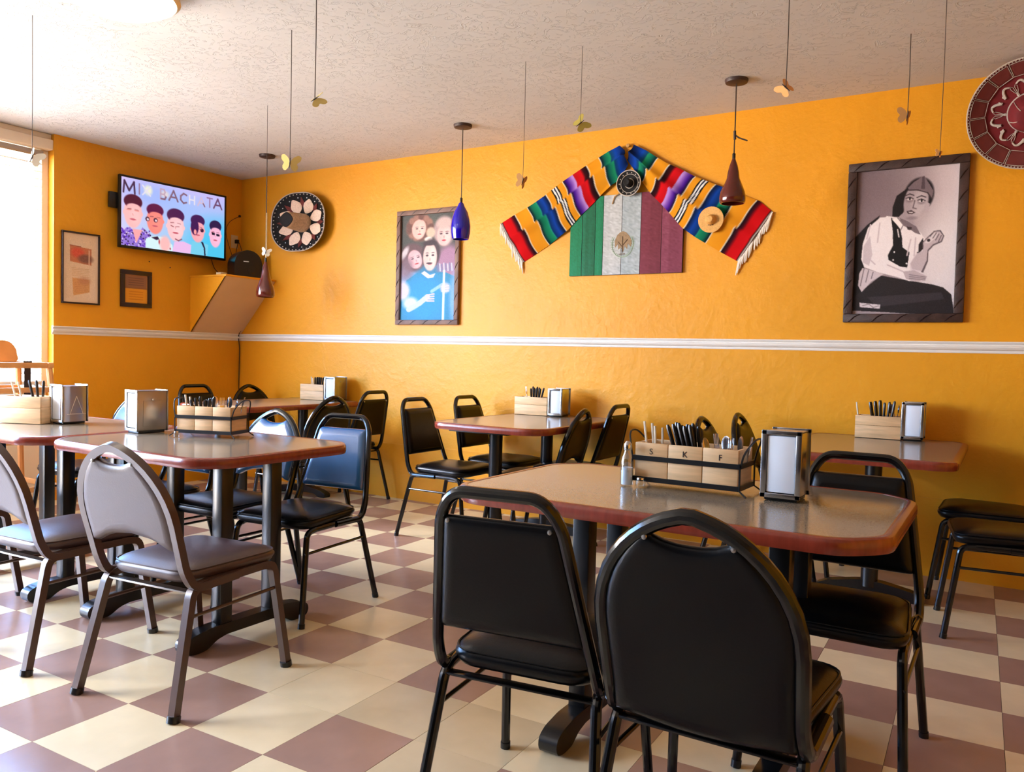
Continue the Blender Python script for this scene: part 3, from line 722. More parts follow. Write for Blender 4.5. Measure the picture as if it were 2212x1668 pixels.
# window table
c5 = (1.735,-2.745,ZT); r5 = math.radians(22)
utensil_box(c5, r5, 'sun-bleached wooden utensil box on the window table', L=.24, D=.13, n=1, rack=False, Hh=.135)
fill(c5, r5, [('knife',.05+.012*k,0,(-.05+.03*k,0),.215,'dark knife handle leaning in the box on the window table','knives in the window table box') for k in range(3)]+
     [('straw',-.05+.03*k,0,(-.05+.008*k,0),.205,'pale straw leaning in the box on the window table','straws in the window table box') for k in range(2)])
napkin((1.885,-2.625,ZT), math.radians(4), 'rounded steel napkin dispenser with an engraved triangle on the window table', .095, .13, .195, 'round')
# middle wall table
c3 = (3.195,-.155,ZT)
utensil_box(c3, .03, 'pale wooden utensil box on the middle wall table, below the flag', L=.25, D=.12, n=1, rack=False, Hh=.12)
fill(c3, .03, [('knife',-.01+.013*(k%5),-.02+.03*(k//5),(-.01+.012*(k%5),0),.18+.006*(k%3),'black knife handle bunched in the box on the middle wall table','knives in the middle wall table box') for k in range(8)]+
     [('fork',-.05,.0,(-.02,0),.19,'single steel fork standing left in the box on the middle wall table','fork in the middle wall table box')])
napkin((3.395,-.17,ZT), 0.1, 'chrome napkin dispenser on the middle wall table', .095, .14, .185)
# right wall table
c4 = (5.36,-.13,ZT)
utensil_box(c4, -.02, 'wooden utensil box on the right wall table beside a napkin dispenser', L=.23, D=.12, n=1, rack=False, Hh=.12)
fill(c4, -.02, [('knife',-.02+.014*(k%6),-.02+.03*(k//6),(-.03+.011*(k%6),0),.195+.005*(k%3),'black knife handle fanned in the box on the right wall table','knives in the right wall table box') for k in range(9)]+
     [('fork' if k%2 else 'spoon',.055+.013*k,0,(.0+.006*k,0),.19,('steel fork' if k%2 else 'steel spoon')+' in the box on the right wall table','cutlery in the right wall table box') for k in range(4)]+
     [('straw',-.10,0,(-.02,0),.19,'thin straw alone at the left of the box on the right wall table','straw in the right wall table box')])
napkin((5.528,-.135,ZT), 0.0, 'bright chrome napkin dispenser on the right wall table', .10, .11, .20)
# corner table
c6 = (1.13,-.155,ZT)
utensil_box(c6, .05, 'wooden utensil box on the corner table under the shelf', L=.25, D=.12, n=1, rack=False, Hh=.125)
fill(c6, .05, [('knife',.0+.016*(k%5),-.02+.03*(k//5),(.0+.006*(k%5),0),.185,'black knife handle in the box on the corner table','knives in the corner table box') for k in range(7)]+
     [('straw',-.04+.016*k,0,(-.02,0),.185-.01*k,'white straw at the left in the box on the corner table','straws in the corner table box') for k in range(2)])
napkin((1.335,-.15,ZT), .12, 'dull steel napkin dispenser on the corner table', .10, .15, .19, 'dull')

# ================================================================== PENDANTS, CEILING LAMP, BUTTERFLIES
def pendant(x, y, ztop, zbot, m, rad, label, bulge='tear', extra=None):
    t = thing('pendant_lamp', label, 'pendant lamp', (x,y,H), 0, 'pendant lamps hung along the back wall')
    MB().lathe([(.0,-.024),(.035,-.024),(.058,-.018),(.062,-.006),(.062,0)],28).build('canopy', M['frame'], t)
    zt, zb_ = ztop-H, zbot-H; h = zt-zb_
    MB().tube([(0,0,-.02),(0.001,0,zt/2),(0,0,zt)], .0035, 6).build('cord', M['cable'], t)
    if bulge == 'tear': pr = [(.008,1),(.014,.93),(.022,.84),(.03,.70),(.5*rad,.55),(.72*rad,.40),(.92*rad,.26),(1.0*rad,.14),(.99*rad,.05),(.90*rad,.0),(.84*rad,.0),(.90*rad,.06),(.9*rad,.14),(.6*rad,.4),(.02,.7)]
    else: pr = [(.008,1),(.018,.95),(.42*rad,.86),(.72*rad,.72),(.92*rad,.52),(1.0*rad,.34),(.97*rad,.16),(.86*rad,.0),(.80*rad,.0),(.9*rad,.2),(.9*rad,.4),(.6*rad,.7),(.02,.9)]
    MB().lathe([(r,zb_+f*h) for r,f in pr],28).build('shade', m, t, ang=1.2)
    MB().lathe([(.0,zt-.01),(.009,zt-.01),(.009,zt+.025),(.004,zt+.03),(0,zt+.03)],10).build('socket_cap', M['blk'], t)
    return t
p1 = pendant(.941,-.537,1.843,1.563,M['shade_br'],.072,'brown teardrop pendant lamp hanging in front of the corner shelf')
MB().tube([(0.004,0,-.45),(.004,0,-.80)], .006, 6).build('cord_cover', M['ivory'], p1)
pendant(2.801,-.519,2.165,1.918,M['shade_bl'],.066,'cobalt blue glass pendant lamp in front of the colour poster','egg')
p3 = pendant(4.633,-.553,2.250,2.007,M['shade_br'],.070,'brown teardrop pendant lamp hanging before the striped serape')
MB().tube([(0,0,-.295),(.025,0,-.315),(.07,0,-.335)], .004, 6).build('cord_end', M['cable'], p3)
MB().tube([(0,0,-.275),(.002,0,-.32)], .0075, 8).build('cord_knot', M['cable'], p3)
cl = thing('ceiling_lamp', 'lit round glass ceiling lamp cut by the top edge of the photo', 'ceiling lamp', (2.70,-2.88,H))
MB().lathe([(.20,0),(.236,-.02),(.24,-.05),(.225,-.062),(.215,-.05),(.19,-.01)],40).build('rim', M['lamprim'], cl)
MB().lathe([(.0,-.125),(.08,-.120),(.15,-.103),(.20,-.078),(.224,-.055)],40).build('glass_bowl', M['lampglass'], cl)

def butterfly(x, y, z, m, label, rz=0, sz=.05, tilt=.5, fold=.6, thread=.0014, pitch=0):
    t = thing('hanging_butterfly', label, 'paper butterfly', (x,y,z), 0, 'paper butterflies hung from the ceiling on threads')
    MB().tube([(0,0,sz*.1),(0.002,0,(H-z)*.5),(0,0,H-z)], thread, 5).build('thread', M['cable'], t)
    wing = [(0,.1),(.25,.55),(.7,.85),(1.0,.75),(.95,.35),(.6,.05),(.78,-.2),(.7,-.55),(.4,-.7),(.12,-.4)]
    wing = fillet2([(a*sz,b*sz) for a,b in wing], .18*sz, 3)
    R_ = Matrix.Rotation(rz,4,'Z') @ Matrix.Rotation(pitch,4,'X') @ Matrix.Rotation(tilt,4,'Y')
    for s in (-1,1):
        def fn(p, s=s):
            a = fold*s; v = Vector((s*p.x*math.cos(fold), p.x*math.sin(fold)+p.z, p.y)); return R_ @ v
        MB().prism(wing, 0, .0012, fn).build('wing', m, t, False)
    MB().tube([R_ @ Vector((0,0,.5*sz)), R_ @ Vector((0,0,0)), R_ @ Vector((0,0,-.5*sz))], [.001,.0035,.001], 6).build('body', M['cable'], t)
    return t
butterfly(2.029,-2.885,2.02,M['bfly_w'],'pale butterfly on the thread before the bright window', .4)
butterfly(3.484,-2.522,2.182,M['bfly_y'],'folded cream yellow butterfly nearest the top centre-left', .2, .042, 1.1, .9, .0022)
butterfly(2.979,-2.185,2.045,M['bfly_y'],'cream butterfly on a dark thread above the black sombrero', .6, .052, .1, .35, .002)
butterfly(1.946,-1.42,1.762,M['bfly_w'],'small white butterfly hanging over the corner pendant shade', .5, .035, .2, .3, .0012)
butterfly(3.758,-1.314,2.06,M['bfly_b'],'small brown butterfly on a thread left of the serape', .9, .05, .3, .9, .0014)
butterfly(4.108,-1.361,2.30,M['bfly_g'],'olive green butterfly on a thread above the serape apex', .3, .048, .9, .5, .0012)
butterfly(5.14,-1.574,2.255,M['bfly_o'],'orange butterfly on a dark thread right of the right-hand pendant', .3, .045, -.8, .8, .002)
butterfly(5.504,-.789,2.30,M['bfly_b'],'brown butterfly over the portrait, second from the right', .8, .05, .2, .7, .002)
butterfly(5.673,-1.192,2.02,M['bfly_o'],'tiny butterfly touching the top of the black and white portrait', .8, .02, .2, .5, .0014)

# ================================================================== LEFT WALL
# television on its bracket
tv = thing('television', 'flat television on the left wall showing five men under a title', 'television', (.085,-.735,2.194))
tv.rotation_euler = (0,0,-.03)
hw, hh = .485, .28
MB().bbox(-.022,.0,-hw,hw,-hh,hh,.006).build('back_shell', M['blk'], tv)
bz = MB(); fr = .016
for a in ((-hw,hw,hh-fr,hh),(-hw,hw,-hh,-hh+fr+.004),(-hw,-hw+fr,-hh,hh),(hw-fr,hw,-hh,hh)): bz.bbox(0,.010,a[0],a[1],a[2],a[3],.002)
bz.build('bezel', M['blk'], tv)
MB().bbox(-.072,-.02,-.16,.16,-.10,.10,.004).build('wall_bracket', M['blk'], tv); MB().bbox(-.050,-.022,-.545,-.44,.02,.14,.004).build('media_box', M['blk'], tv)
r = Ras(200,112); r.grad((222,196,246),(200,190,250),(205,215,250),(90,205,245))
r.ell(.3,.2,.25,.2,(150,185,255),1.2,op=.7); r.ell(.62,.35,.2,.25,(160,195,255),1.2,op=.6); r.ell(.95,.85,.3,.4,(60,200,245),1.0,op=.8)
r.ell(.24,.13,.035,.07,(240,240,215),.8); r.ell(.395,.14,.04,.05,(250,225,205),.9,op=.7)
def head(cx, cy, rx, ry, skin, hair, hh_=.55):
    r.ell(cx, cy+.045, rx*.93, ry*.98, skin, .12); r.ell(cx, cy-ry*.52, rx*.96, ry*.47, hair, .12); r.ell(cx+rx*.05, cy-ry*.18, rx*.72, ry*.22, skin, .25)
    for sg in (-1,1): r.ell(cx+sg*rx*.93, cy+ry*.22, rx*.12, ry*.14, skin, .3); r.line([(cx+sg*rx*.55,cy-ry*.02),(cx+sg*rx*.2,cy-ry*.04)], .012, tuple(int(v*.6) for v in hair) if 0 else (150,80,90))
    r.ell(cx+rx*.25, cy+.09, rx*.5, ry*.5, tuple(min(255,int(a*1.08)) for a in skin), .8, op=.6)
    r.ell(cx, cy+ry*.62, rx*.32, ry*.06, (205,90,110), .5); r.line([(cx-.004,cy+.06),(cx+.002,cy+ry*.35)], .008, (225,130,130))
# torsos first
r.poly([(0,.78),(.08,.72),(.14,.86),(.19,.70),(.26,.78),(.29,1),(0,1)], (150,120,215))
for k in range(120):
    x_, y_ = random.random()*.27, .74+random.random()*.26; r.ell(x_, y_, .007, .013, random.choice([(40,20,70),(90,40,190),(225,200,250)]), .4, rot=random.random()*3)
r.poly([(.10,.74),(.135,.95),(.19,.74)], (255,170,175))
r.poly([(.22,1),(.22,.86),(.30,.80),(.38,.80),(.47,.9),(.48,1)], (215,245,250)); r.poly([(.27,.83),(.33,.80),(.345,.84),(.32,.86)], (40,15,60)); r.ell(.40,.90,.05,.12,(255,190,190),.5); r.ell(.345,.88,.006,.04,(190,40,60),.5)
r.poly([(.47,1),(.49,.84),(.58,.82),(.66,.86),(.68,1)], (238,190,238)); r.ell(.45,.965,.006,.02,(190,60,90),.4)
r.poly([(.65,1),(.66,.80),(.74,.78),(.84,.82),(.88,1)], (120,210,240)); r.poly([(.755,.79),(.775,.78),(.80,.88),(.805,1),(.79,1),(.785,.88)], (30,25,60))
r.poly([(.82,1),(.84,.72),(.9,.70),(1,.72),(1,1)], (80,200,240))
head(.105,.46,.085,.23,(255,190,190),(80,15,50)); r.line([(.05,.47),(.085,.465)],.014,(235,140,130)); r.line([(.12,.465),(.155,.47)],.014,(235,140,130))
head(.305,.52,.082,.21,(252,140,130),(95,15,70))
for dx in (-.055,.02): r.ell(.29+dx,.56,.019,.034,(70,30,60),.3); r.ell(.293+dx,.565,.009,.018,(255,225,235),.4)
head(.50,.56,.088,.235,(255,200,205),(75,25,80)); r.line([(.455,.60),(.48,.615)],.014,(150,80,90)); r.line([(.50,.61),(.535,.60)],.012,(170,100,110)); r.line([(.50,.80),(.53,.82),(.56,.79)],.016,(130,50,80))
head(.72,.56,.075,.20,(255,170,180),(65,20,85)); r.ell(.765,.60,.018,.03,(60,25,60),.3); r.line([(.70,.58),(.76,.585)],.01,(180,80,100)); r.ell(.69,.56,.04,.13,(65,20,85),.2); r.ell(.695,.64,.014,.04,(255,160,160),.3)
head(.905,.60,.066,.20,(255,185,215),(45,25,75)); r.poly([(.865,.60),(.90,.61),(.90,.645),(.868,.64)],(25,15,40)); r.poly([(.915,.615),(.95,.62),(.95,.65),(.917,.65)],(25,15,40))
# title strokes
dk, md, lt = (70,40,75), (130,95,120), (232,226,240)
def strokes(ch, x, y, w_, h_, c, wd=.022):
    D = {'M':[[(0,1),(.08,0),(.5,.8),(.92,0),(1,1)]],'I':[[(.5,0),(.5,1)]],'X':[[(0,0),(1,1)],[(1,0),(0,1)]],
         'B':[[(0,0),(0,1),(.7,1),(.95,.75),(.7,.5),(0,.5)],[(0,0),(.65,0),(.85,.25),(.65,.5)]],'A':[[(0,1),(.5,0),(1,1)],[(.2,.65),(.8,.65)]],
         'C':[[(1,.12),(.55,0),(.12,.3),(.12,.7),(.55,1),(1,.88)]],'H':[[(0,0),(0,1)],[(1,0),(1,1)],[(0,.5),(1,.5)]],'T':[[(0,0),(1,0)],[(.5,0),(.5,1)]]}
    for s_ in D[ch]: r.line([(x+a*w_, y+b*h_) for a,b in s_], wd, c)
strokes('M',.02,.05,.10,.17,dk,.028); strokes('I',.15,.06,.02,.15,(150,120,150)); strokes('X',.19,.07,.07,.14,lt)
strokes('B',.355,.07,.05,.15,(196,164,186)); r.line([(.36,.215),(.395,.215),(.405,.18)],.026,md)
strokes('A',.435,.06,.085,.155,md,.026); strokes('C',.54,.07,.065,.15,md,.026)
strokes('H',.635,.08,.05,.13,lt); strokes('A',.72,.08,.07,.13,(214,190,214)); r.line([(.775,.17),(.79,.21)],.022,md)
strokes('T',.815,.06,.055,.145,(150,110,150),.02); strokes('A',.885,.05,.085,.155,(110,70,110),.026)
r.build('screen', M['screen'], (.0045,-hw+fr,hh-fr), (0,2*hw-2*fr,0), (0,0,-(2*hh-2*fr-.004)), tv)

def wallframe(name, label, y0, y1, z0, z1, fw_, fm, inner, cat='picture', grp=None):
    t = thing(name, label, cat, (0,(y0+y1)/2,(z0+z1)/2), 0, grp); hy, hz = (y1-y0)/2, (z1-z0)/2
    for a in ((-hy,hy,hz-fw_,hz),(-hy,hy,-hz,-hz+fw_),(-hy,-hy+fw_,-hz+fw_,hz-fw_),(hy-fw_,hy,-hz+fw_,hz-fw_)):
        MB().bbox(.001,.022,a[0],a[1],a[2],a[3],.002).build('frame_rail', fm, t)
    inner(t, hy-fw_, hz-fw_); return t
def inn1(t, hy, hz):
    MB().box(.002,.010,-hy,hy,-hz,hz).build('mat_board', M['mat_board'], t)
    r = Ras(60,110,(226,190,150)); r.grad((228,200,165),(232,204,170),(226,196,160),(236,212,184))
    r.poly([(.14,.14),(.86,.17),(.86,.44),(.14,.40)], (196,122,86)); r.ell(.4,.25,.22,.08,(214,92,70),.6); r.ell(.66,.34,.24,.07,(134,92,78),.6); r.line([(.78,.2),(.78,.44)],.02,(228,196,170)); r.line([(.14,.14),(.5,.15)],.012,(150,80,60))
    for k in range(6): r.line([(.22,.50+.025*k),(.78,.51+.025*k)], .006, (208,164,118))
    r.poly([(.22,.66),(.80,.68),(.8,.88),(.26,.95)], (216,160,104)); r.ell(.62,.7,.2,.06,(190,130,96),.8,op=.6)
    for k in range(6): r.line([(.30,.74+.03*k),(.72,.74+.03*k)], .006, (196,140,92))
    r.noise(5); r.build('print', M['print'], (.0105,-hy*.86,hz*.9), (0,2*hy*.86,0), (0,0,-2*hz*.9), t)
wallframe('framed_print', 'tall thin-framed cream print on the left wall beside the window', -1.625,-1.335,1.457,1.99,.012,M['framethin'],inn1,grp=None)
def inn2(t, hy, hz):
    MB().box(.002,.009,-hy,hy,-hz,hz).build('mat_board', M['mat_board'], t)
    r = Ras(50,70,(196,140,80)); r.grad((176,120,84),(180,124,80),(222,150,50),(226,150,40))
    r.poly([(.04,.04),(.96,.04),(.96,.46),(.04,.46)],(150,104,74)); r.line([(.04,.47),(.96,.47)],.02,(120,70,50)); r.poly([(.02,.5),(.98,.5),(.98,.98),(.02,.98)],(236,160,44))
    for k in range(4): r.line([(.18,.12+.08*k),(.82,.12+.08*k)],.018,(108,70,60)); r.line([(.2,.6+.09*k),(.8,.6+.09*k)],.018,(204,116,30))
    r.build('print', M['print'], (.0095,-hy,hz), (0,2*hy,0), (0,0,-2*hz), t)
wallframe('framed_certificate', 'small dark-framed amber certificate on the left wall under the television', -1.163,-.897,1.461,1.752,.034,M['framethin'],inn2)
for (y, z), lb_ in zip(((-.91,1.838),(-.72,1.81)), ('left','right')):
    tag(MB().lathe([(.0,.006),(.004,.005),(.005,0)],8,m=Matrix.Translation((0,y,z)) @ Matrix.Rotation(q,4,'Y')).build('wall_plug', M['cable']), lb_+' one of two dark screw plugs in the orange wall below the television','wall plug','screw plugs below the television')

# corner shelf: boxed wedge with a slanted tan face
sh = thing('corner_shelf', 'boxed corner shelf with a slanted tan face above the chair rail', 'shelf', (0,0,1.287))
Y0 = -.525; ZS = 1.745-1.287; XS = .455
w = MB(); w.add([(.0,Y0,0),(.022,Y0,0),(XS,Y0,ZS),(0,Y0,ZS),(.0,Y0+.012,0),(.022,Y0+.012,0),(XS,Y0+.012,ZS),(0,Y0+.012,ZS)],[(0,1,2,3),(7,6,5,4),(0,4,5,1),(1,5,6,2),(2,6,7,3),(3,7,4,0)]); w.build('side_panel', M['wall'], sh, False)
w = MB(); w.add([(.022,Y0+.0,0),(XS,Y0,ZS),(XS,-.002,ZS),(.022,-.002,0),(.010,Y0,0),(XS-.012,Y0,ZS),(XS-.012,-.002,ZS),(.010,-.002,0)],[(0,1,2,3),(7,6,5,4),(0,4,5,1),(1,5,6,2),(2,6,7,3),(3,7,4,0)]); w.build('slanted_panel', M['tan'], sh, False)
MB().bbox(0,XS+.012,Y0-.008,-.001,ZS,ZS+.016,.002).build('shelf_top', M['wall'], sh)
ztop = 1.287+ZS+.0165
spk = thing('loudspeaker', 'black round-topped loudspeaker on the corner shelf', 'loudspeaker', (.26,-.17,ztop), -.35)
out = [(-.12,0),(.12,0),(.12,.12)]+[(.12*math.cos(a),.12+.12*math.sin(a)) for a in np.linspace(.15,PI-.15,12)]+[(-.12,.12)]
MB().prism(out,-.09,.09,lambda p: Vector((p.z,p.x,p.y))).build('cabinet', M['blk'], spk, ang=.6)
MB().lathe([(.035,0),(.04,.006),(.03,.008),(.0,.004)],18,m=Matrix.Translation((.09,.03,.075)) @ Matrix.Rotation(q,4,'Y')).build('knob_ring', M['blkwire'], spk)
MB().bbox(.09,.093,-.045,.0,.137,.145,.001).build('badge', M['paper'], spk)
tag(MB().bbox(.30,.36,-.50,-.44,ztop,ztop+.022,.003).build('small_box', M['ivory']), 'small pale box at the left end of the corner shelf', 'box')
# outlet with plug, cables
ol = thing('wall_outlet', 'ivory power outlet with a black plug between television and corner', 'outlet', (0,-.075,2.108))
MB().bbox(.0005,.006,-.037,.037,-.058,.058,.002).build('cover_plate', M['ivory'], ol); MB().bbox(.006,.035,.0,.028,-.015,.02,.003).build('plug', M['blk'], ol)
def cable(pts, rad, label, grp, m='cable', name='cable'):
    P = [Vector(p) for p in pts]; out = []
    for i in range(len(P)-1):
        a, b, c, d = P[max(0,i-1)], P[i], P[i+1], P[min(len(P)-1,i+2)]
        for k in range(6):
            t = k/6; out.append(.5*((2*b)+(c-a)*t+(2*a-5*b+4*c-d)*t*t+(3*b-a-3*c+d)*t**3))
    out.append(P[-1]); return tag(MB().tube(out, rad, 6).build(name, M[m]), label, 'cable', grp)
cable([(.05,-.36,1.935),(.03,-.30,1.84),(.02,-.20,1.80),(.02,-.12,1.84),(.03,-.06,2.09)], .003, 'dark cable looping from under the television up to the outlet', 'cables in the corner')
cable([(.04,-.05,2.10),(.06,-.03,2.0),(.10,-.05,1.9),(.17,-.12,1.86)], .003, 'dark cable running from the outlet to the loudspeaker', 'cables in the corner')
cable([(.012,-.03,2.34),(.012,-.14,2.27),(.01,-.17,2.16),(.02,-.10,1.95)], .0025, 'thin cable pinned high on the left wall by the corner', 'cables in the corner')
cable([(.10,-.006,1.375),(.022,-.03,1.28),(.012,-.012,1.15),(.010,-.012,.90),(.010,-.012,.4)], .004, 'brown cable running down the room corner past the chair rail', 'cables in the corner')
tag(MB().lathe([(.0,.012),(.010,.010),(.012,0)],10,m=Matrix.Translation((.0,-.02,2.345)) @ Matrix.Rotation(q,4,'Y')).build('cable_hook', M['cable']),'small dark hook high on the left wall near the corner','hook')

# ================================================================== BACK WALL
def bigframe(name, label, x0, x1, z0, z1, fw_, fm, ras, depth=.03, cat='picture', carve=True):
    t = thing(name, label, cat, ((x0+x1)/2,0,(z0+z1)/2)); hx, hz = (x1-x0)/2, (z1-z0)/2
    for a in ((-hx,hx,hz-fw_,hz),(-hx,hx,-hz,-hz+fw_),(-hx,-hx+fw_,-hz+fw_,hz-fw_),(hx-fw_,hx,-hz+fw_,hz-fw_)):
        rl = MB().bbox(a[0],a[1],-depth,-.001,a[2],a[3],.005).build('frame_rail', fm, t)
        if carve:                                                    # diagonal carved notches
            L = max(a[1]-a[0],a[3]-a[2]); n = int(L/.11); vert = (a[3]-a[2]) > (a[1]-a[0])
            for k in range(n):
                nb = MB()
                u = (k+.5)/n
                if vert: cx, cz = (a[0]+a[1])/2, a[2]+u*(a[3]-a[2]); p0, p1 = (a[0]+.002,-depth-.001,cz-.03), (a[1]-.002,-depth-.001,cz+.03)
                else: cx, cz = a[0]+u*(a[1]-a[0]), (a[2]+a[3])/2; p0, p1 = (cx-.03,-depth-.001,a[2]+.002), (cx+.03,-depth-.001,a[3]-.002)
                mid = tuple((p0[i]+p1[i])/2+(.006 if i == 2 else 0) for i in range(3)); nb.tube([p0,mid,p1],[.0012,.0032,.0012],5)
                nb.build('carved_groove', M['framethin'], rl)
    MB().box(-hx+fw_*.8,hx-fw_*.8,-.010,-.002,-hz+fw_*.8,hz-fw_*.8).build('backing', M['ink'], t)
    ras.build('print', M['print'], (-hx+fw_,-.0108,hz-fw_), (2*(hx-fw_),0,0), (0,0,-2*(hz-fw_)), t)
    return t
# --- colour poster: three women and a moustached man
r = Ras(110,210); r.grad((70,72,70),(84,86,92),(40,130,180),(40,150,220))
r.poly([(0,0),(1,0),(1,.5),(0,.45)],(72,74,72)); r.ell(.5,.1,.3,.1,(92,100,96),1,op=.6)
def face(cx, cy, rx, ry, skin, hair, hrx, hry, hdx=0, hdy=-.02, rot=0, eye=(60,45,55), lip=(170,50,60), look=0):
    r.ell(cx+hdx, cy+hdy, hrx, hry, hair, .25, rot); r.ell(cx, cy, rx, ry, skin, .14, rot)
    r.ell(cx+rx*.35, cy+ry*.1, rx*.5, ry*.7, tuple(min(255,int(a*1.1+8)) for a in skin), .9, rot, .55)
    c_, s_ = math.cos(rot), math.sin(rot)
    def q_(u,v): return cx+(u*rx*c_-v*ry*s_/r.asp*1.0), cy+(v*ry*c_+u*rx*s_*r.asp)
    for sgn in (-1,1):
        ex, ey = q_(.42*sgn+look,-.12); r.ell(ex,ey,rx*.2,ry*.07,eye,.5,rot); bx, by = q_(.42*sgn+look,-.30); r.ell(bx,by,rx*.26,ry*.035,eye,.5,rot,.8)
    nx, ny = q_(look*1.3,.18); r.ell(nx,ny,rx*.1,ry*.12,tuple(int(a*.78) for a in skin),.8,rot,.8)
    mx_, my_ = q_(look,.5); r.ell(mx_,my_,rx*.3,ry*.075,lip,.4,rot)
r.ell(.12,.62,.22,.14,(150,150,185),.5); r.ell(.88,.46,.22,.16,(160,120,150),.5)
r.poly([(.1,.62),(.3,.55),(.55,.56),(.8,.55),(1,.6),(1,1),(.0,1),(.0,.8)],(38,130,170)); r.ell(.45,.8,.4,.25,(30,150,225),.8,op=.7)
face(.32,.135,.13,.095,(224,176,168),(128,88,78),.25,.125,.02,-.01,.15,look=.1)
for a in np.linspace(0,2*PI,14): r.ell(.34+.2*math.cos(a),.12+.1*math.sin(a),.05,.03,(150,108,96) if int(a*3)%2 else (104,70,64),.6)
r.ell(.32,.14,.12,.09,(228,180,172),.2); face(.32,.14,.115,.085,(228,180,172),(228,180,172),.1,.07,look=.12)
face(.78,.205,.125,.10,(222,180,178),(176,150,150),.19,.14,-.0,-.035,lip=(180,40,60)); r.ell(.78,.095,.13,.05,(196,172,168),.5); r.ell(.78,.22,.11,.09,(226,184,182),.25,op=.0)
face(.26,.42,.13,.09,(216,170,176),(96,70,76),.24,.135,-.04,-.02,-.25,look=.1)
r.ell(.06,.36,.05,.07,(220,214,220),.6,.5,.8); r.ell(.1,.5,.12,.10,(120,96,110),.8,op=.8)
r.ell(.54,.175,.08,.05,(206,180,160),.4); r.ell(.5,.235,.07,.022,(230,220,214),.5)
face(.535,.405,.125,.130,(226,190,184),(66,48,56),.165,.135,.015,-.035,look=0,lip=(190,100,110)); r.ell(.535,.355,.105,.06,(232,198,190),.3,op=.0)
r.ell(.525,.275,.125,.022,(60,44,52),.5); r.ell(.525,.463,.055,.008,(60,44,52),.5)
r.poly([(.38,.555),(.44,.535),(.54,.575),(.64,.56),(.6,.60),(.5,.605)],(226,214,220))
r.ell(.03,.72,.14,.09,(206,196,226),.5); r.ell(.19,.84,.14,.06,(196,206,240),.6)
r.line([(.16,.90),(.36,.84),(.5,.78)],.05,(186,200,240)); 
for k in range(4): r.line([(.49,.765+.018*k),(.62,.755+.022*k)],.014,(214,196,226))
r.line([(.58,.73),(.76,.67)],.03,(140,190,230)); r.ell(.82,.70,.09,.05,(176,184,226),.5)
for k in range(3): r.line([(.76,.69+.02*k),(.88,.68+.025*k)],.010,(226,206,232))
r.line([(.795,.54),(.79,1)],.020,(226,240,248))
for k in range(8): r.line([(.68+.035*k,.47+.004*(k%3)),(.69+.035*k,.54)],.010,(196,206,222) if k%2 else (110,120,160))
r.ell(.98,.8,.08,.25,(150,180,240),.8,op=.7); r.noise(4)
bigframe('framed_poster', 'tall framed colour poster of three women and a moustached man', 1.838,2.440,1.370,2.252,.038,M['framel'],r)
# --- black and white portrait
r = Ras(170,245); r.grad((120,104,112),(226,212,218),(150,136,142),(216,208,214)); r.ell(.12,.28,.5,.42,(128,110,118),1,op=.65); r.ell(.85,.62,.25,.3,(240,234,238),1,op=.7)
def s2(x,y): return ((x-545)/632.,(y-640-(1-(x-545)/632.)*38)/905.)
def pl(pts,c): r.poly([s2(*p) for p in pts], c)
pl([(870,780),(800,830),(778,900),(778,960),(840,960),(860,880),(900,760)],(26,20,24)); pl([(700,950),(620,1010),(545,1090),(520,1300),(520,1560),(640,1560),(600,1200),(640,1080)],(24,18,22))
pl([(590,1440),(720,1330),(900,1355),(1050,1375),(1110,1390),(1160,1430),(1185,1560),(520,1560),(540,1480)],(34,28,32)); pl([(640,1470),(1100,1420),(1120,1460),(700,1530)],(52,46,52))
W1, W2 = (240,232,236),(206,194,202)
pl([(740,955),(820,965),(900,1010),(960,1060),(990,1100),(975,1180),(940,1270),(900,1300),(800,1310),(740,1280),(730,1100)],W1)
pl([(700,965),(760,958),(785,1000),(790,1150),(770,1240),(860,1280),(960,1300),(1010,1330),(1000,1355),(900,1358),(820,1335),(700,1310),(610,1280),(588,1230),(595,1130),(625,1030)],W1)
pl([(600,1150),(640,1080),(660,1200),(640,1270),(600,1250)],W2); pl([(600,1285),(740,1320),(660,1370),(600,1440),(575,1400),(580,1320)],W2)
for k in range(3): r.line([s2(610+30*k,1290+10*k),s2(590+35*k,1400-25*k)],.006,(110,98,106))
pl([(770,965),(800,985),(830,1030),(845,1090),(850,1150),(895,1180),(885,1275),(840,1270),(765,1230),(760,1200),(790,1140),(785,1050)],(18,14,18))
r.line([s2(815,1040),s2(825,1085)],.008,(230,224,226))
for p_ in ((800,1180),(795,1230),(880,1250),(880,1280)): x_,y_ = s2(*p_); r.ell(x_,y_,.008,.006,(230,226,228),.4)
pl([(850,930),(920,960),(905,1030),(870,1020),(820,960)],(168,154,162)); r.line([s2(830,985),s2(880,1025),s2(920,1020)],.010,(90,80,86))
# raised forearm and hand
pl([(940,1180),(1000,1165),(1008,1230),(980,1300),(905,1290),(900,1250)],(222,210,218)); r.line([s2(945,1180),s2(985,1190)],.008,(60,50,56)); pl([(950,1130),(975,1090),(985,1150),(950,1190)],(40,32,38))
pl([(975,1115),(1000,1090),(1040,1050),(1075,1045),(1098,1075),(1085,1110),(1040,1130),(1010,1165),(975,1150)],(206,194,200))
for k in range(4): r.line([s2(1045+12*k,1055+10*k),s2(1015+20*k,1075+14*k)],.005,(110,98,106))
x_,y_ = s2(1015,1098); r.ell(x_,y_,.014,.009,(60,50,56),.4)
pl([(860,1300),(930,1290),(1010,1325),(1000,1352),(930,1360),(880,1345)],(190,176,184))
for k in range(3): r.line([s2(900,1318+12*k),s2(1000,1330+9*k)],.004,(110,98,106))
pl([(972,1118),(1000,1086),(1042,1046),(1078,1040),(1103,1076),(1090,1114),(1042,1136),(1012,1170),(1012,1232),(985,1304),(972,1300),(1002,1228),(1003,1168),(975,1152)],(96,84,92))
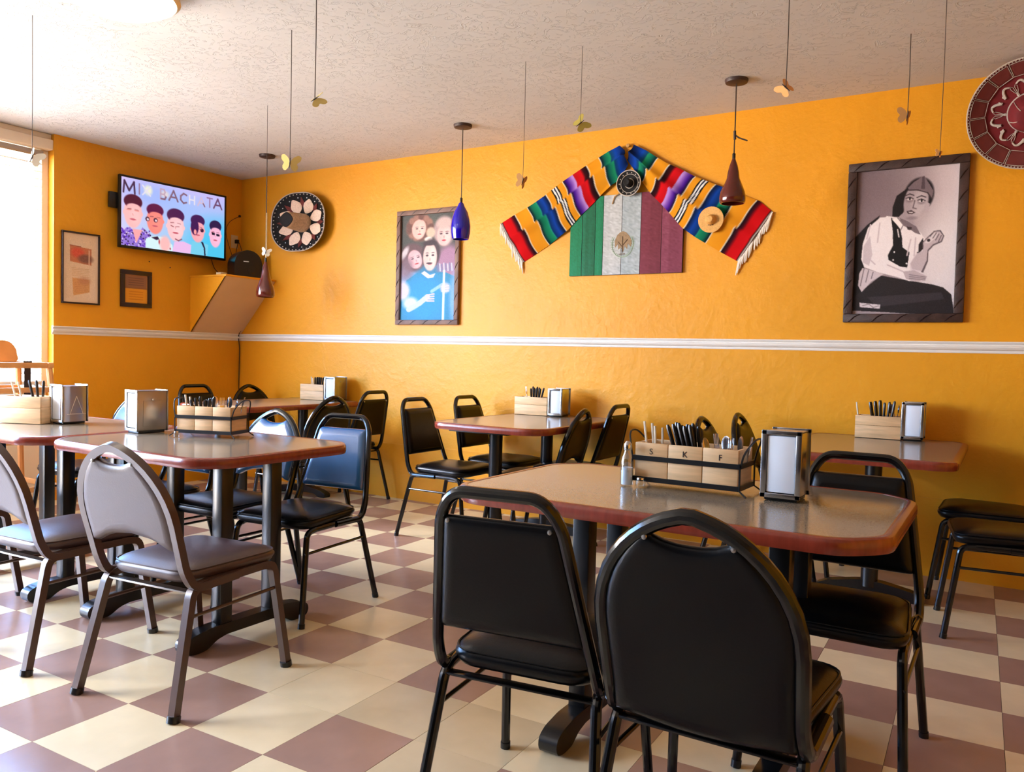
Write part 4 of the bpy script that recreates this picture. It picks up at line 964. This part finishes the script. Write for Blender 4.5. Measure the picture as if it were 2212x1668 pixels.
pl([(978,1118),(1002,1092),(1042,1052),(1074,1048),(1096,1076),(1083,1108),(1038,1128),(1006,1163),(1002,1228),(974,1294),(915,1284),(905,1250),(942,1186),(975,1170),(980,1150)],(196,182,190))
pl([(985,1120),(1004,1098),(1040,1060),(1066,1056),(1052,1090),(1010,1124)],(222,212,218))
for k in range(4): r.line([s2(1040+15*k,1050+8*k),s2(1018+17*k,1080+11*k)],.006,(92,80,88))
x_,y_ = s2(1010,1104); r.ell(x_,y_,.016,.010,(48,38,44),.4)
pl([(820,965),(870,985),(930,1020),(960,1070),(925,1060),(890,1035),(850,1015)],(120,106,114)); pl([(870,1020),(905,1025),(900,1042),(878,1040)],(60,48,54))
pl([(775,975),(815,968),(850,1010),(835,1040),(800,1000)],(250,244,246)); r.line([s2(835,1040),s2(850,1010),s2(812,966)],.007,(130,116,124))
for a_,b_ in (((640,1010),(620,1100)),((700,1000),(690,1120)),((610,1200),(680,1260)),((760,1262),(860,1300)),((900,1100),(880,1200)),((930,1090),(925,1200))): r.line([s2(*a_),s2(*b_)],.009,(206,192,200))
# head
x_,y_ = s2(925,860); r.ell(x_+.02,y_-.035,.145,.12,(26,20,24),.15,.2); r.ell(x_-.005,y_+.005,.118,.125,(172,158,166),.1,.15); r.ell(x_+.03,y_+.02,.07,.1,(196,184,190),.8,.15)
pl([(990,870),(1008,880),(1000,935),(975,935)],(190,176,184))
for (a,b) in ((882,852),(955,864)):
    x_,y_ = s2(a,b); r.ell(x_,y_+.004,.036,.017,(128,112,120),.8,op=.7); r.ell(x_,y_,.025,.008,(222,214,218),.5); r.ell(x_+.003,y_-.003,.010,.009,(24,18,22),.4); r.line([s2(a-24,b-6),s2(a,b-13),s2(a+24,b-3)],.005,(40,30,36)); r.line([s2(a-28,b-22),s2(a,b-33),s2(a+26,b-24)],.007,(60,48,54))
r.line([s2(915,860),s2(905,905),s2(925,910)],.008,(110,96,104)); pl([(866,926),(895,919),(922,934),(900,944),(874,941)],(70,54,62)); pl([(876,929),(908,931),(902,937),(882,935)],(226,220,222)); x_,y_ = s2(900,968); r.ell(x_,y_,.05,.012,(128,114,122),.8,op=.6)
pl([(868,782),(905,745),(965,708),(1000,760),(1025,800),(1020,850),(985,805),(930,792),(880,800)],(124,108,116)); pl([(955,715),(968,712),(975,790),(950,788)],(86,72,80)); r.line([s2(868,795),s2(930,795),s2(990,812),s2(1018,850)],.008,(64,52,58))
pl([(588,1508),(725,1514),(722,1540),(592,1536)],(214,204,210)); r.line([s2(610,1526),s2(650,1514),s2(680,1534),s2(715,1522)],.006,(140,130,136)); r.noise(3)
bigframe('framed_portrait', 'large framed black and white photo of a seated man in hat and vest', 5.133,5.733,1.387,2.280,.048,M['frame'],r)
# --- flag painted on boards
fg = thing('wooden_flag', 'green white and red flag painted on upright boards with an eagle emblem', 'flag', (3.765,0,1.967))
bounds = [0,.115,.235,.308,.475,.642,.82,1.0]; X0, WX, HZ = -.402, .804, .264
colr = [(0,122,80),(0,100,66),(0,122,80),(184,188,190),(164,176,182),(112,34,54),(124,50,74)]
for k in range(7):
    rr_ = Ras(10,60,colr[k]); n_ = np.cumsum(np.random.randn(11))*4; rr_.a = rr_.a+(n_-n_.mean())[None,:,None]+np.random.randn(61,11)[...,None]*(9 if k in (3,4) else 4)
    a, b = X0+bounds[k]*WX+.0008, X0+bounds[k+1]*WX-.0008
    pk = MB().bbox(a,b,-.020,-.001,-HZ,HZ,.0015).build('board', M['frame'], fg)
    rr_.build('painted_face', M['paint'], (a+.001,-.0204,HZ-.001), (b-a-.002,0,0), (0,0,-2*HZ+.002), pk)
em = thing('tmp', None, None); bpy.data.objects.remove(em)
def flat(pts, y, th=.0012): return MB().prism([(a,b) for a,b in pts], 0, th, lambda p: Vector((p.x, y-p.z, p.y)))
ex, ez = -.011, -.055; E1 = mat('emblem_umber', (150,124,92), .7, var=.2, vscale=60); E2 = mat('emblem_green', (150,170,150), .7, var=.2, vscale=60); E3 = mat('emblem_dark', (108,88,68), .7)
emb = MB()
def P_(l, s=.00042): return [(ex+(a-1000)*s, ez+(790-b)*s) for a,b in l]
emb = flat(P_([(1000,690),(1030,700),(1060,730),(1090,780),(1080,830),(1050,800),(1045,850),(1020,820),(1010,870),(985,830),(960,850),(955,800),(930,830),(925,770),(950,720),(975,700)],.00075), -.0205)
emb.build('emblem_eagle', E1, fg, False)
for s_ in (-1,1):
    arc = [(ex+s_*.075*math.cos(a), ez-.012+.085*math.sin(a)) for a in np.linspace(-PI/2,.5,12)]; wr = MB()
    wr.tube([(a,-.0212,b) for a,b in arc], .0022, 5)
    for i in range(1,12):
        a, b = arc[i]; wr.add([(a,-.0212,b),(a+s_*.012,-.022,b+.004),(a+s_*.006,-.0222,b+.014)],[(0,1,2)]); wr.add([(a,-.0212,b),(a-s_*.012,-.022,b+.002),(a-s_*.008,-.0222,b+.012)],[(0,1,2)])
    wr.build('emblem_wreath', E2, fg, False)
cc = MB()
for a,b in (((0,-.065),(0,.04)),((0,-.02),(.035,.02)),((0,-.03),(-.03,.005)),((-.02,-.075),(.02,-.075))): cc.tube([(ex+a[0],-.0225,ez+a[1]),(ex+b[0],-.0225,ez+b[1])],.0028,5)
cc.build('emblem_cactus', E3, fg)

# --- striped serape draped in two arms
def wallpt(px, py, yv=-.02):
    # plan points measured on the wall plane, in metres (X,Z)
    return px, py
ST = [(0,(40,20,20)),(.006,(245,235,225)),(.014,(40,10,12)),(.02,(214,14,22)),(.075,(206,10,18)),(.095,(70,8,24)),(.112,(24,8,20)),(.118,(248,240,226)),(.124,(236,150,24)),
      (.212,(244,164,36)),(.218,(250,244,230)),(.222,(10,26,34)),(.245,(14,110,84)),(.285,(24,150,104)),(.292,(30,160,140)),(.300,(10,50,110)),(.34,(16,70,176)),(.375,(8,24,60)),(.382,(250,244,230)),
      (.388,(238,156,26)),(.425,(240,160,34)),(.428,(16,16,20)),(.436,(16,16,20)),(.437,(245,245,245)),(.447,(245,245,245)),(.448,(20,30,60)),(.456,(20,30,60)),(.457,(245,245,245)),(.466,(245,245,245)),(.467,(16,16,20)),(.475,(16,16,20)),(.478,(240,160,34)),
      (.515,(238,156,26)),(.521,(250,244,230)),(.526,(30,14,40)),(.545,(64,14,140)),(.590,(184,140,224)),(.600,(190,150,226)),(.604,(190,14,24)),(.655,(220,16,26)),(.672,(60,8,16)),(.700,(24,8,14)),(.708,(250,244,230)),(.714,(238,156,26)),
      (.795,(244,164,36)),(.80,(250,244,230)),(.806,(8,30,44)),(.83,(12,100,84)),(.868,(30,158,108)),(.876,(14,70,110)),(.91,(14,72,184)),(.96,(10,40,110)),(1.0,(8,26,60))]
sx_ = np.array([a for a,_ in ST]); sc_ = np.array([c for _,c in ST], float)
def stripe(s_): return np.stack([np.interp(s_, sx_, sc_[:,k]) for k in range(3)],-1)*.92
def px2w(p):                                                         # photograph crop coordinates -> wall metres (affine homography table)
    u, v = 1050+p[0]*.29385, 280+p[1]*.29385
    # ray / plane y=-.02
    yaw, pitch, roll = 0.5516299, 0.0378638, 0.0247664
    f = np.array([-math.sin(yaw)*math.cos(pitch), math.cos(yaw)*math.cos(pitch), -math.sin(pitch)]); r_ = np.array([math.cos(yaw), math.sin(yaw), 0]); u_ = np.cross(r_, f)
    c, s = math.cos(roll), math.sin(roll); r2 = c*r_+s*u_; u2 = -s*r_+c*u_
    d = f+r2*(u-1106)/1735.74-u2*(v-834)/1735.74; t = (-.02+4.92257)/d[1]; P = np.array([5.94366,-4.92257,1.15118])+d*t; return P[0], P[2]
def arm(name, up, lo, label, fold, flip, ns=230, ntt=16):
    U = np.array([px2w(p) for p in up]); L = np.array([px2w(p) for p in lo])
    def resample(A, s_):
        d = np.concatenate([[0],np.cumsum(np.hypot(*np.diff(A,axis=0).T))]); d /= d[-1]; return np.stack([np.interp(s_, d, A[:,k]) for k in (0,1)],-1)
    s_ = np.linspace(0,1,ns+1); A = resample(U,s_); B = resample(L,s_); V = []; C = []
    for j in range(ntt+1):
        t = j/ntt; P = A*(1-t)+B*t
        ridge = .012*np.sin(t*PI)+(.016*math.exp(-((t-fold)/.10)**2))
        ripple = .006*np.sin(t*9+s_*3)
        q_s = np.clip((s_-.22)/.2,0,1); y = -.006-.022*q_s*q_s*(3-2*q_s)-ridge-ripple*(1 if 0 < j < ntt else .3)
        if name == 0: pass
        V.append(np.stack([P[:,0], y, P[:,1]],-1))
        sh_ = .012*math.sin(t*5+.5)+(0.028 if t > fold else 0); C.append(stripe(np.clip(s_-sh_*(s_ > .02)*np.minimum(1,s_*5),0,1)))
    V = np.array(V); C = np.array(C); n = ns+1
    me = bpy.data.meshes.new('cloth'); Vt = V.reshape(-1,3)
    Vb = Vt.copy(); Vb[:,1] = np.minimum(-.0005, Vb[:,1]+.004)
    F = []; off = len(Vt)
    for j in range(ntt):
        for i in range(ns):
            a = j*n+i; F.append((a,a+1,a+n+1,a+n)); F.append((off+a,off+a+n,off+a+n+1,off+a+1))
    for i in range(ns): F.append((i+1,i,off+i,off+i+1)); a = ntt*n+i; F.append((a,a+1,off+a+1,off+a))
    for j in range(ntt): a = j*n; F.append((a,a+n,off+a+n,off+a)); a = j*n+ns; F.append((a+n,a,off+a,off+a+n))
    me.from_pydata(np.concatenate([Vt,Vb]).tolist(), [], F); setcol(me, np.concatenate([C.reshape(-1,3)]*2)); me.materials.append(M['cloth'])
    bm = bmesh.new(); bm.from_mesh(me); bmesh.ops.recalc_face_normals(bm, faces=bm.faces); bm.to_mesh(me); bm.free(); me.polygons.foreach_set('use_smooth',[True]*len(me.polygons)); me.set_sharp_from_angle(angle=.8)
    return me, A[0], B[0], V
sr = thing('serape', 'orange blue and red striped serape draped in two arms over the flag', 'blanket', (0,0,0))
meL, a0, b0, _ = arm(1,[(100,690),(190,632),(280,580),(430,490),(560,390),(640,335),(720,280),(810,222),(900,165),(985,120),(1020,150)],[(265,975),(350,920),(440,860),(520,800),(610,735),(700,632),(780,555),(860,470),(925,410),(985,368),(1046,262)],'',.42,1)
link('left_arm_cloth', meL, sr, 'left arm of the serape')
meR, a1, b1, _ = arm(2,[(2105,605),(2010,525),(1920,488),(1840,455),(1690,405),(1530,342),(1430,290),(1340,252),(1260,205),(1180,155),(1090,112)],[(1850,970),(1730,905),(1635,850),(1535,790),(1440,720),(1345,610),(1280,540),(1215,475),(1150,385),(1100,310),(1040,225)],'',.52,-1)
link('right_arm_cloth', meR, sr, 'right arm of the serape')
def fringe(A, B, n, drift, part):
    for k in range(n):
        u = (k+.5)/n; p = Vector((A[0]*(1-u)+B[0]*u, -.010, A[1]*(1-u)+B[1]*u)); L = .075+random.uniform(-.012,.02)
        d = Vector((drift+random.uniform(-.12,.12), random.uniform(-.03,.02), -1)).normalized()
        MB().tube([p, p+d*L*.35+Vector((random.uniform(-.003,.003),-.004,0)), p+d*L*.8, p+d*L],[.0062,.0072,.0052,.0022],6).build('tassel', M['fringe'], part)
fringe(a0,b0,17,.10,sr); fringe(a1,b1,19,-.12,sr)
e0, e1 = Vector((a0[0],-.012,a0[1])), Vector((b0[0],-.012,b0[1])); MB().tube([e0,e1],.004,6).build('knotted_edge', M['fringe'], sr)
e0, e1 = Vector((a1[0],-.012,a1[1])), Vector((b1[0],-.012,b1[1])); MB().tube([e0,e1],.004,6).build('knotted_edge', M['fringe'], sr)
ap = px2w((1045,118)); tag(MB().lathe([(0,.03),(.012,.028),(.014,.02),(.006,.012),(.006,0)],12,m=Matrix.Translation((ap[0],0,ap[1])) @ Matrix.Rotation(q,4,'X')).build('wall_hook', M['goldfelt']),'small ornate hook holding the serape at its apex','hook')

# --- sombreros
def hatM(x, z, y=-.004, tx=0, tz=0): return Matrix.Translation((x,y,z)) @ Matrix.Rotation(tz,4,'Z') @ Matrix.Rotation(tx,4,'X') @ Matrix.Rotation(q,4,'X')
def brimpt(prof, r_):
    R_ = [p[0] for p in prof]; Z_ = [p[1] for p in prof]; return float(np.interp(r_, R_, Z_))
# black sombrero with cream petals
h1 = thing('sombrero', 'black sombrero with cream petal appliques on the wall near the corner', 'sombrero', (.80,-.012,2.232)); h1.scale = (1.03,1,.80)
Mh = Matrix.Rotation(q,4,'X')                                        # local z -> world -y
br = [(.085,.014),(.15,.010),(.22,.020),(.27,.042),(.302,.070)]
wob = lambda r_, z, a: (r_*(1+.06*abs(math.cos(2*(a-.75)))*min(1,r_/.3)), z)
b = MB().lathe([(.08,.002),(.16,.0),(.25,.018),(.30,.058),(.306,.066),(.302,.070),(.27,.042),(.22,.020),(.15,.010),(.085,.014)],48,m=Mh,wob=wob); b.build('brim', M['blkfelt'], h1, ang=1)
MB().lathe([(.10,.012),(.096,.06),(.092,.11),(.085,.165),(.080,.19),(.074,.196),(.0,.178)],4*8,m=Mh,wob=lambda r_,z,a:(r_*(1-.10*abs(math.sin(2*a))*(z/.19)),z)).build('crown', M['tanfelt'], h1, ang=.9)
MB().lathe([(.079,.193),(.073,.199),(.04,.190),(.0,.184)],32,m=Mh,wob=lambda r_,z,a:(r_*(1-.10*abs(math.sin(2*a))),z)).build('crown_top', M['blkfelt'], h1)
pet = fillet2([(0,-.085),(.058,-.03),(.070,.03),(0,.105),(-.070,.03),(-.058,-.03)],.032,4)
pet2 = fillet2([(0,-.05),(.028,-.01),(0,.055),(-.028,-.01)],.008,2)
for k in range(8):
    a = k*PI/4+.35
    big = k % 1 == 0
    mp_ = Mh @ Matrix.Rotation(a,4,'Z') @ Matrix.Translation((0,.172,0))
    MB().pillow([(x*.92,y*.92) for x,y in pet],[(0,.0),(0,.003),(.008,.007),(.02,.008)],lambda x,y,d: mp_ @ Vector((x,y,.004+brimpt(br,min(.3,math.hypot(x,y+.172)))+d))).build('petal', M['petal'], h1)
    m2_ = Mh @ Matrix.Rotation(a+PI/8,4,'Z') @ Matrix.Translation((0,.215,0))
    MB().pillow(pet2,[(0,.0),(0,.002),(.004,.004)],lambda x,y,d: m2_ @ Vector((x,y,.003+brimpt(br,min(.3,math.hypot(x,y+.215)))+d))).build('small_petal', M['winebr'], h1)
MB().tube([Mh @ Vector((wob(.303,0,a)[0]*math.cos(a),wob(.303,0,a)[0]*math.sin(a),.070)) for a in np.linspace(0,2*PI,64,endpoint=False)],.005,6,closed=True).build('edge_cord', M['silverb'], h1)
for k in range(46):
    a = k*2*PI/46; rr_ = wob(.288,0,a)[0]; MB().lathe([(.0,.005),(.006,.003),(.007,0)],6,m=Mh @ Matrix.Translation((rr_*math.cos(a),rr_*math.sin(a),.060))).build('edge_bead', M['silverb'], h1)
for k in range(16):
    a = k*PI/8+.1; rr_ = .262; MB().lathe([(.0,.004),(.005,.002),(.006,0)],6,m=Mh @ Matrix.Translation((rr_*math.cos(a),rr_*math.sin(a),.040))).build('sequin', M['paper'], h1)
# big wine sombrero at the right edge
h2 = thing('sombrero', 'large wine-red sombrero with silver scroll embroidery at the right edge', 'sombrero', (5.985,-.125,2.432)); RB = .325; h2.rotation_euler = (math.radians(24),0,0); h2.scale = (.83,)*3
br2 = [(.11,.012),(.2,.010),(.27,.028),(.325,.062)]
MB().lathe([(.10,.0),(.2,.0),(.28,.020),(.33,.058),(RB,.062),(.27,.028),(.2,.010),(.11,.012)],72,m=Mh).build('brim', M['wine'], h2, ang=1)
MB().lathe([(.112,.010),(.108,.06),(.098,.12),(.08,.18),(.06,.20),(0,.192)],40,m=Mh).build('crown', M['wine'], h2, ang=1)
MB().tube([Mh @ Vector((.113*math.cos(a),.113*math.sin(a),.016)) for a in np.linspace(0,2*PI,40,endpoint=False)],.005,6,closed=True).build('crown_cord', M['silverb'], h2)
for k in range(6):
    a = k*PI/3+.3; MB().tube([Mh @ Vector((rr*math.cos(a),rr*math.sin(a),zz)) for rr,zz in ((.111,.06),(.101,.12),(.083,.18),(.062,.203))],.0022,5).build('crown_seam', M['silverb'], h2)
n2 = 16
for k in range(n2):                                                  # velvet panels round the rim with silver piping
    a0_, a1_ = k*2*PI/n2+.02, (k+1)*2*PI/n2-.02; ri, ro = .232, .308; out = []
    for a in np.linspace(a0_,a1_,6): out.append((ro*math.cos(a),ro*math.sin(a)))
    for a in (a1_,a0_): out.append((ri*math.cos(a),ri*math.sin(a)))
    fz = lambda x,y,d: Mh @ Vector((x,y,brimpt(br2,math.hypot(x,y))+.001+d))
    MB().pillow(out,[(0,0),(0,.003),(.008,.007),(.014,.0075)],fz).build('rim_panel', M['winebr'], h2)
    MB().tube([fz(x,y,.005) for x,y in offset(out,-.0015)],.0022,5,closed=True).build('panel_piping', M['silverb'], h2)
MB().tube([Mh @ Vector((RB*math.cos(a),RB*math.sin(a),.063)) for a in np.linspace(0,2*PI,90,endpoint=False)],.0045,6,closed=True).build('edge_cord', M['silverb'], h2)
for k in range(110):
    a = k*2*PI/110; MB().lathe([(.0,.006),(.004,.004),(.0055,0)],6,m=Mh @ Matrix.Translation((.3185*math.cos(a),.3185*math.sin(a),.059))).build('edge_bead', M['silverb'], h2)
for k in range(6):                                                   # double scrolls and bows
    a = k*PI/3+PI*.995+.0; rt = Mh @ Matrix.Rotation(a,4,'Z')
    for s in (-1,1):
        P = []
        for t in np.linspace(0,1,26):
            th_ = 4.6*t; sp_ = .036*(1-.75*t); x = .168-.006+.024*math.sin(6*t)*(1-t)+sp_*math.cos(th_)*.7; y = s*(.018+.062*t**.8+sp_*math.sin(th_)*.55)
            P.append(rt @ Vector((x,y,brimpt(br2,x)+.004)))
        MB().tube(P,[.0052+.0035*math.sin(PI*t) for t in np.linspace(0,1,26)],6).build('scroll', M['silverb'], h2)
        MB().tube([rt @ Vector((x,y,brimpt(br2,x)+.005)) for x,y in ((.125,0),(.15,s*.012),(.176,s*.020),(.188,s*.012),(.176,s*.004),(.15,s*.004),(.125,0))],.0018,5).build('bow_loop', M['silverb'], h2)
    MB().lathe([(.0,.009),(.008,.006),(.009,0)],8,m=rt @ Matrix.Translation((.124,0,.014))).build('stud', M['silverb'], h2)
# small hats on the serape
h3 = thing('small_sombrero', 'small black sombrero with silver trim at the top of the flag', 'sombrero', (3.80,-.030,2.290))
MB().lathe([(.02,.004),(.06,.006),(.082,.022),(.086,.026),(.080,.026),(.058,.010),(.028,.010),(.026,.05),(.018,.062),(0,.058)],28,m=Mh).build('body', M['blkfelt'], h3)
for rr_, zz, wd in ((.083,.027,.0035),(.060,.013,.002),(.030,.012,.0028)):
    MB().tube([Mh @ Vector((rr_*math.cos(a),rr_*math.sin(a),zz)) for a in np.linspace(0,2*PI,30,endpoint=False)],wd,6,closed=True).build('braid', M['silverb'], h3)
for k in range(14):
    a = k*2*PI/14; MB().lathe([(0,.005),(.005,.003),(.006,0)],6,m=Mh @ Matrix.Translation((.071*math.cos(a),.071*math.sin(a),.016))).build('silver_tuft', M['silverb'], h3)
hb = MB(); P = [(3.735,-.03,2.245),(3.71,-.03,2.225),(3.69,-.028,2.215),(3.675,-.026,2.17)]; tag(hb.tube([Vector(p) for p in P],.004,6).build('hat_cord', M['goldfelt']),'gold chin cord hanging left of the small black sombrero','cord')
h4 = thing('small_straw_hat', 'small woven straw sombrero on the right arm of the serape', 'sombrero', (4.352,-.034,2.018))
MB().lathe([(.0,.0),(.05,.004),(.078,.012),(.080,.016),(.076,.017),(.05,.010),(.032,.012),(.028,.036),(.018,.046),(0,.047)],28,m=Mh).build('body', M['strawhat'], h4)
for k in range(3): MB().tube([Mh @ Vector((.034*math.cos(a),.034*math.sin(a),.014)) for a in (-2.0+.35*k,-1.85+.35*k)],.003,5).build('band_mark', M['blk'], h4)

# ================================================================== HIGH CHAIR BY THE WINDOW
hc = thing('high_chair', 'wooden high chair with a black strap in front of the bright window', 'high chair', (.62,-2.33,0), 0)
for sx in (-1,1):
    for sy in (-1,1):
        MB().tube([(sx*.25,sy*.25,0),(sx*.185,sy*.19,1.0)],.019,8).build('leg', M['woodh'], hc)
for z, a in ((.25,.235),(.55,.215),(.80,.20),(.865,.196)):
    for s in (-1,1):
        MB().bbox(-a,a,s*a-.010,s*a+.010,z-.016,z+.016,.004).build('rail', M['woodh'], hc); MB().bbox(s*a-.010,s*a+.010,-a,a,z-.016,z+.016,.004).build('rail', M['woodh'], hc)
MB().bbox(-.19,.19,-.19,.19,.56,.58,.005).build('seat', M['woodh'], hc)
for s in (-1,1):
    MB().bbox(-.21,.21,s*.19-.018,s*.19+.018,1.0,1.035,.006).build('arm_rail', M['woodh'], hc); MB().bbox(s*.19-.018,s*.19+.018,-.17,.17,1.0,1.035,.006).build('arm_rail', M['woodh'], hc)
MB().prism(fillet2([(-.19,0),(.19,0),(.17,.10),(.12,.14),(-.12,.14),(-.17,.10)],.03,4),-.012,.012,lambda p: Vector((-.19+p.z,p.x,1.03+p.y))).build('backrest', M['woodh'], hc)
st_ = MB(); st_.bbox(.196,.200,.03,.07,.83,1.04,.0015); st_.bbox(.197,.203,.025,.075,1.03,1.045,.001); st_.build('strap', M['cable'], hc)
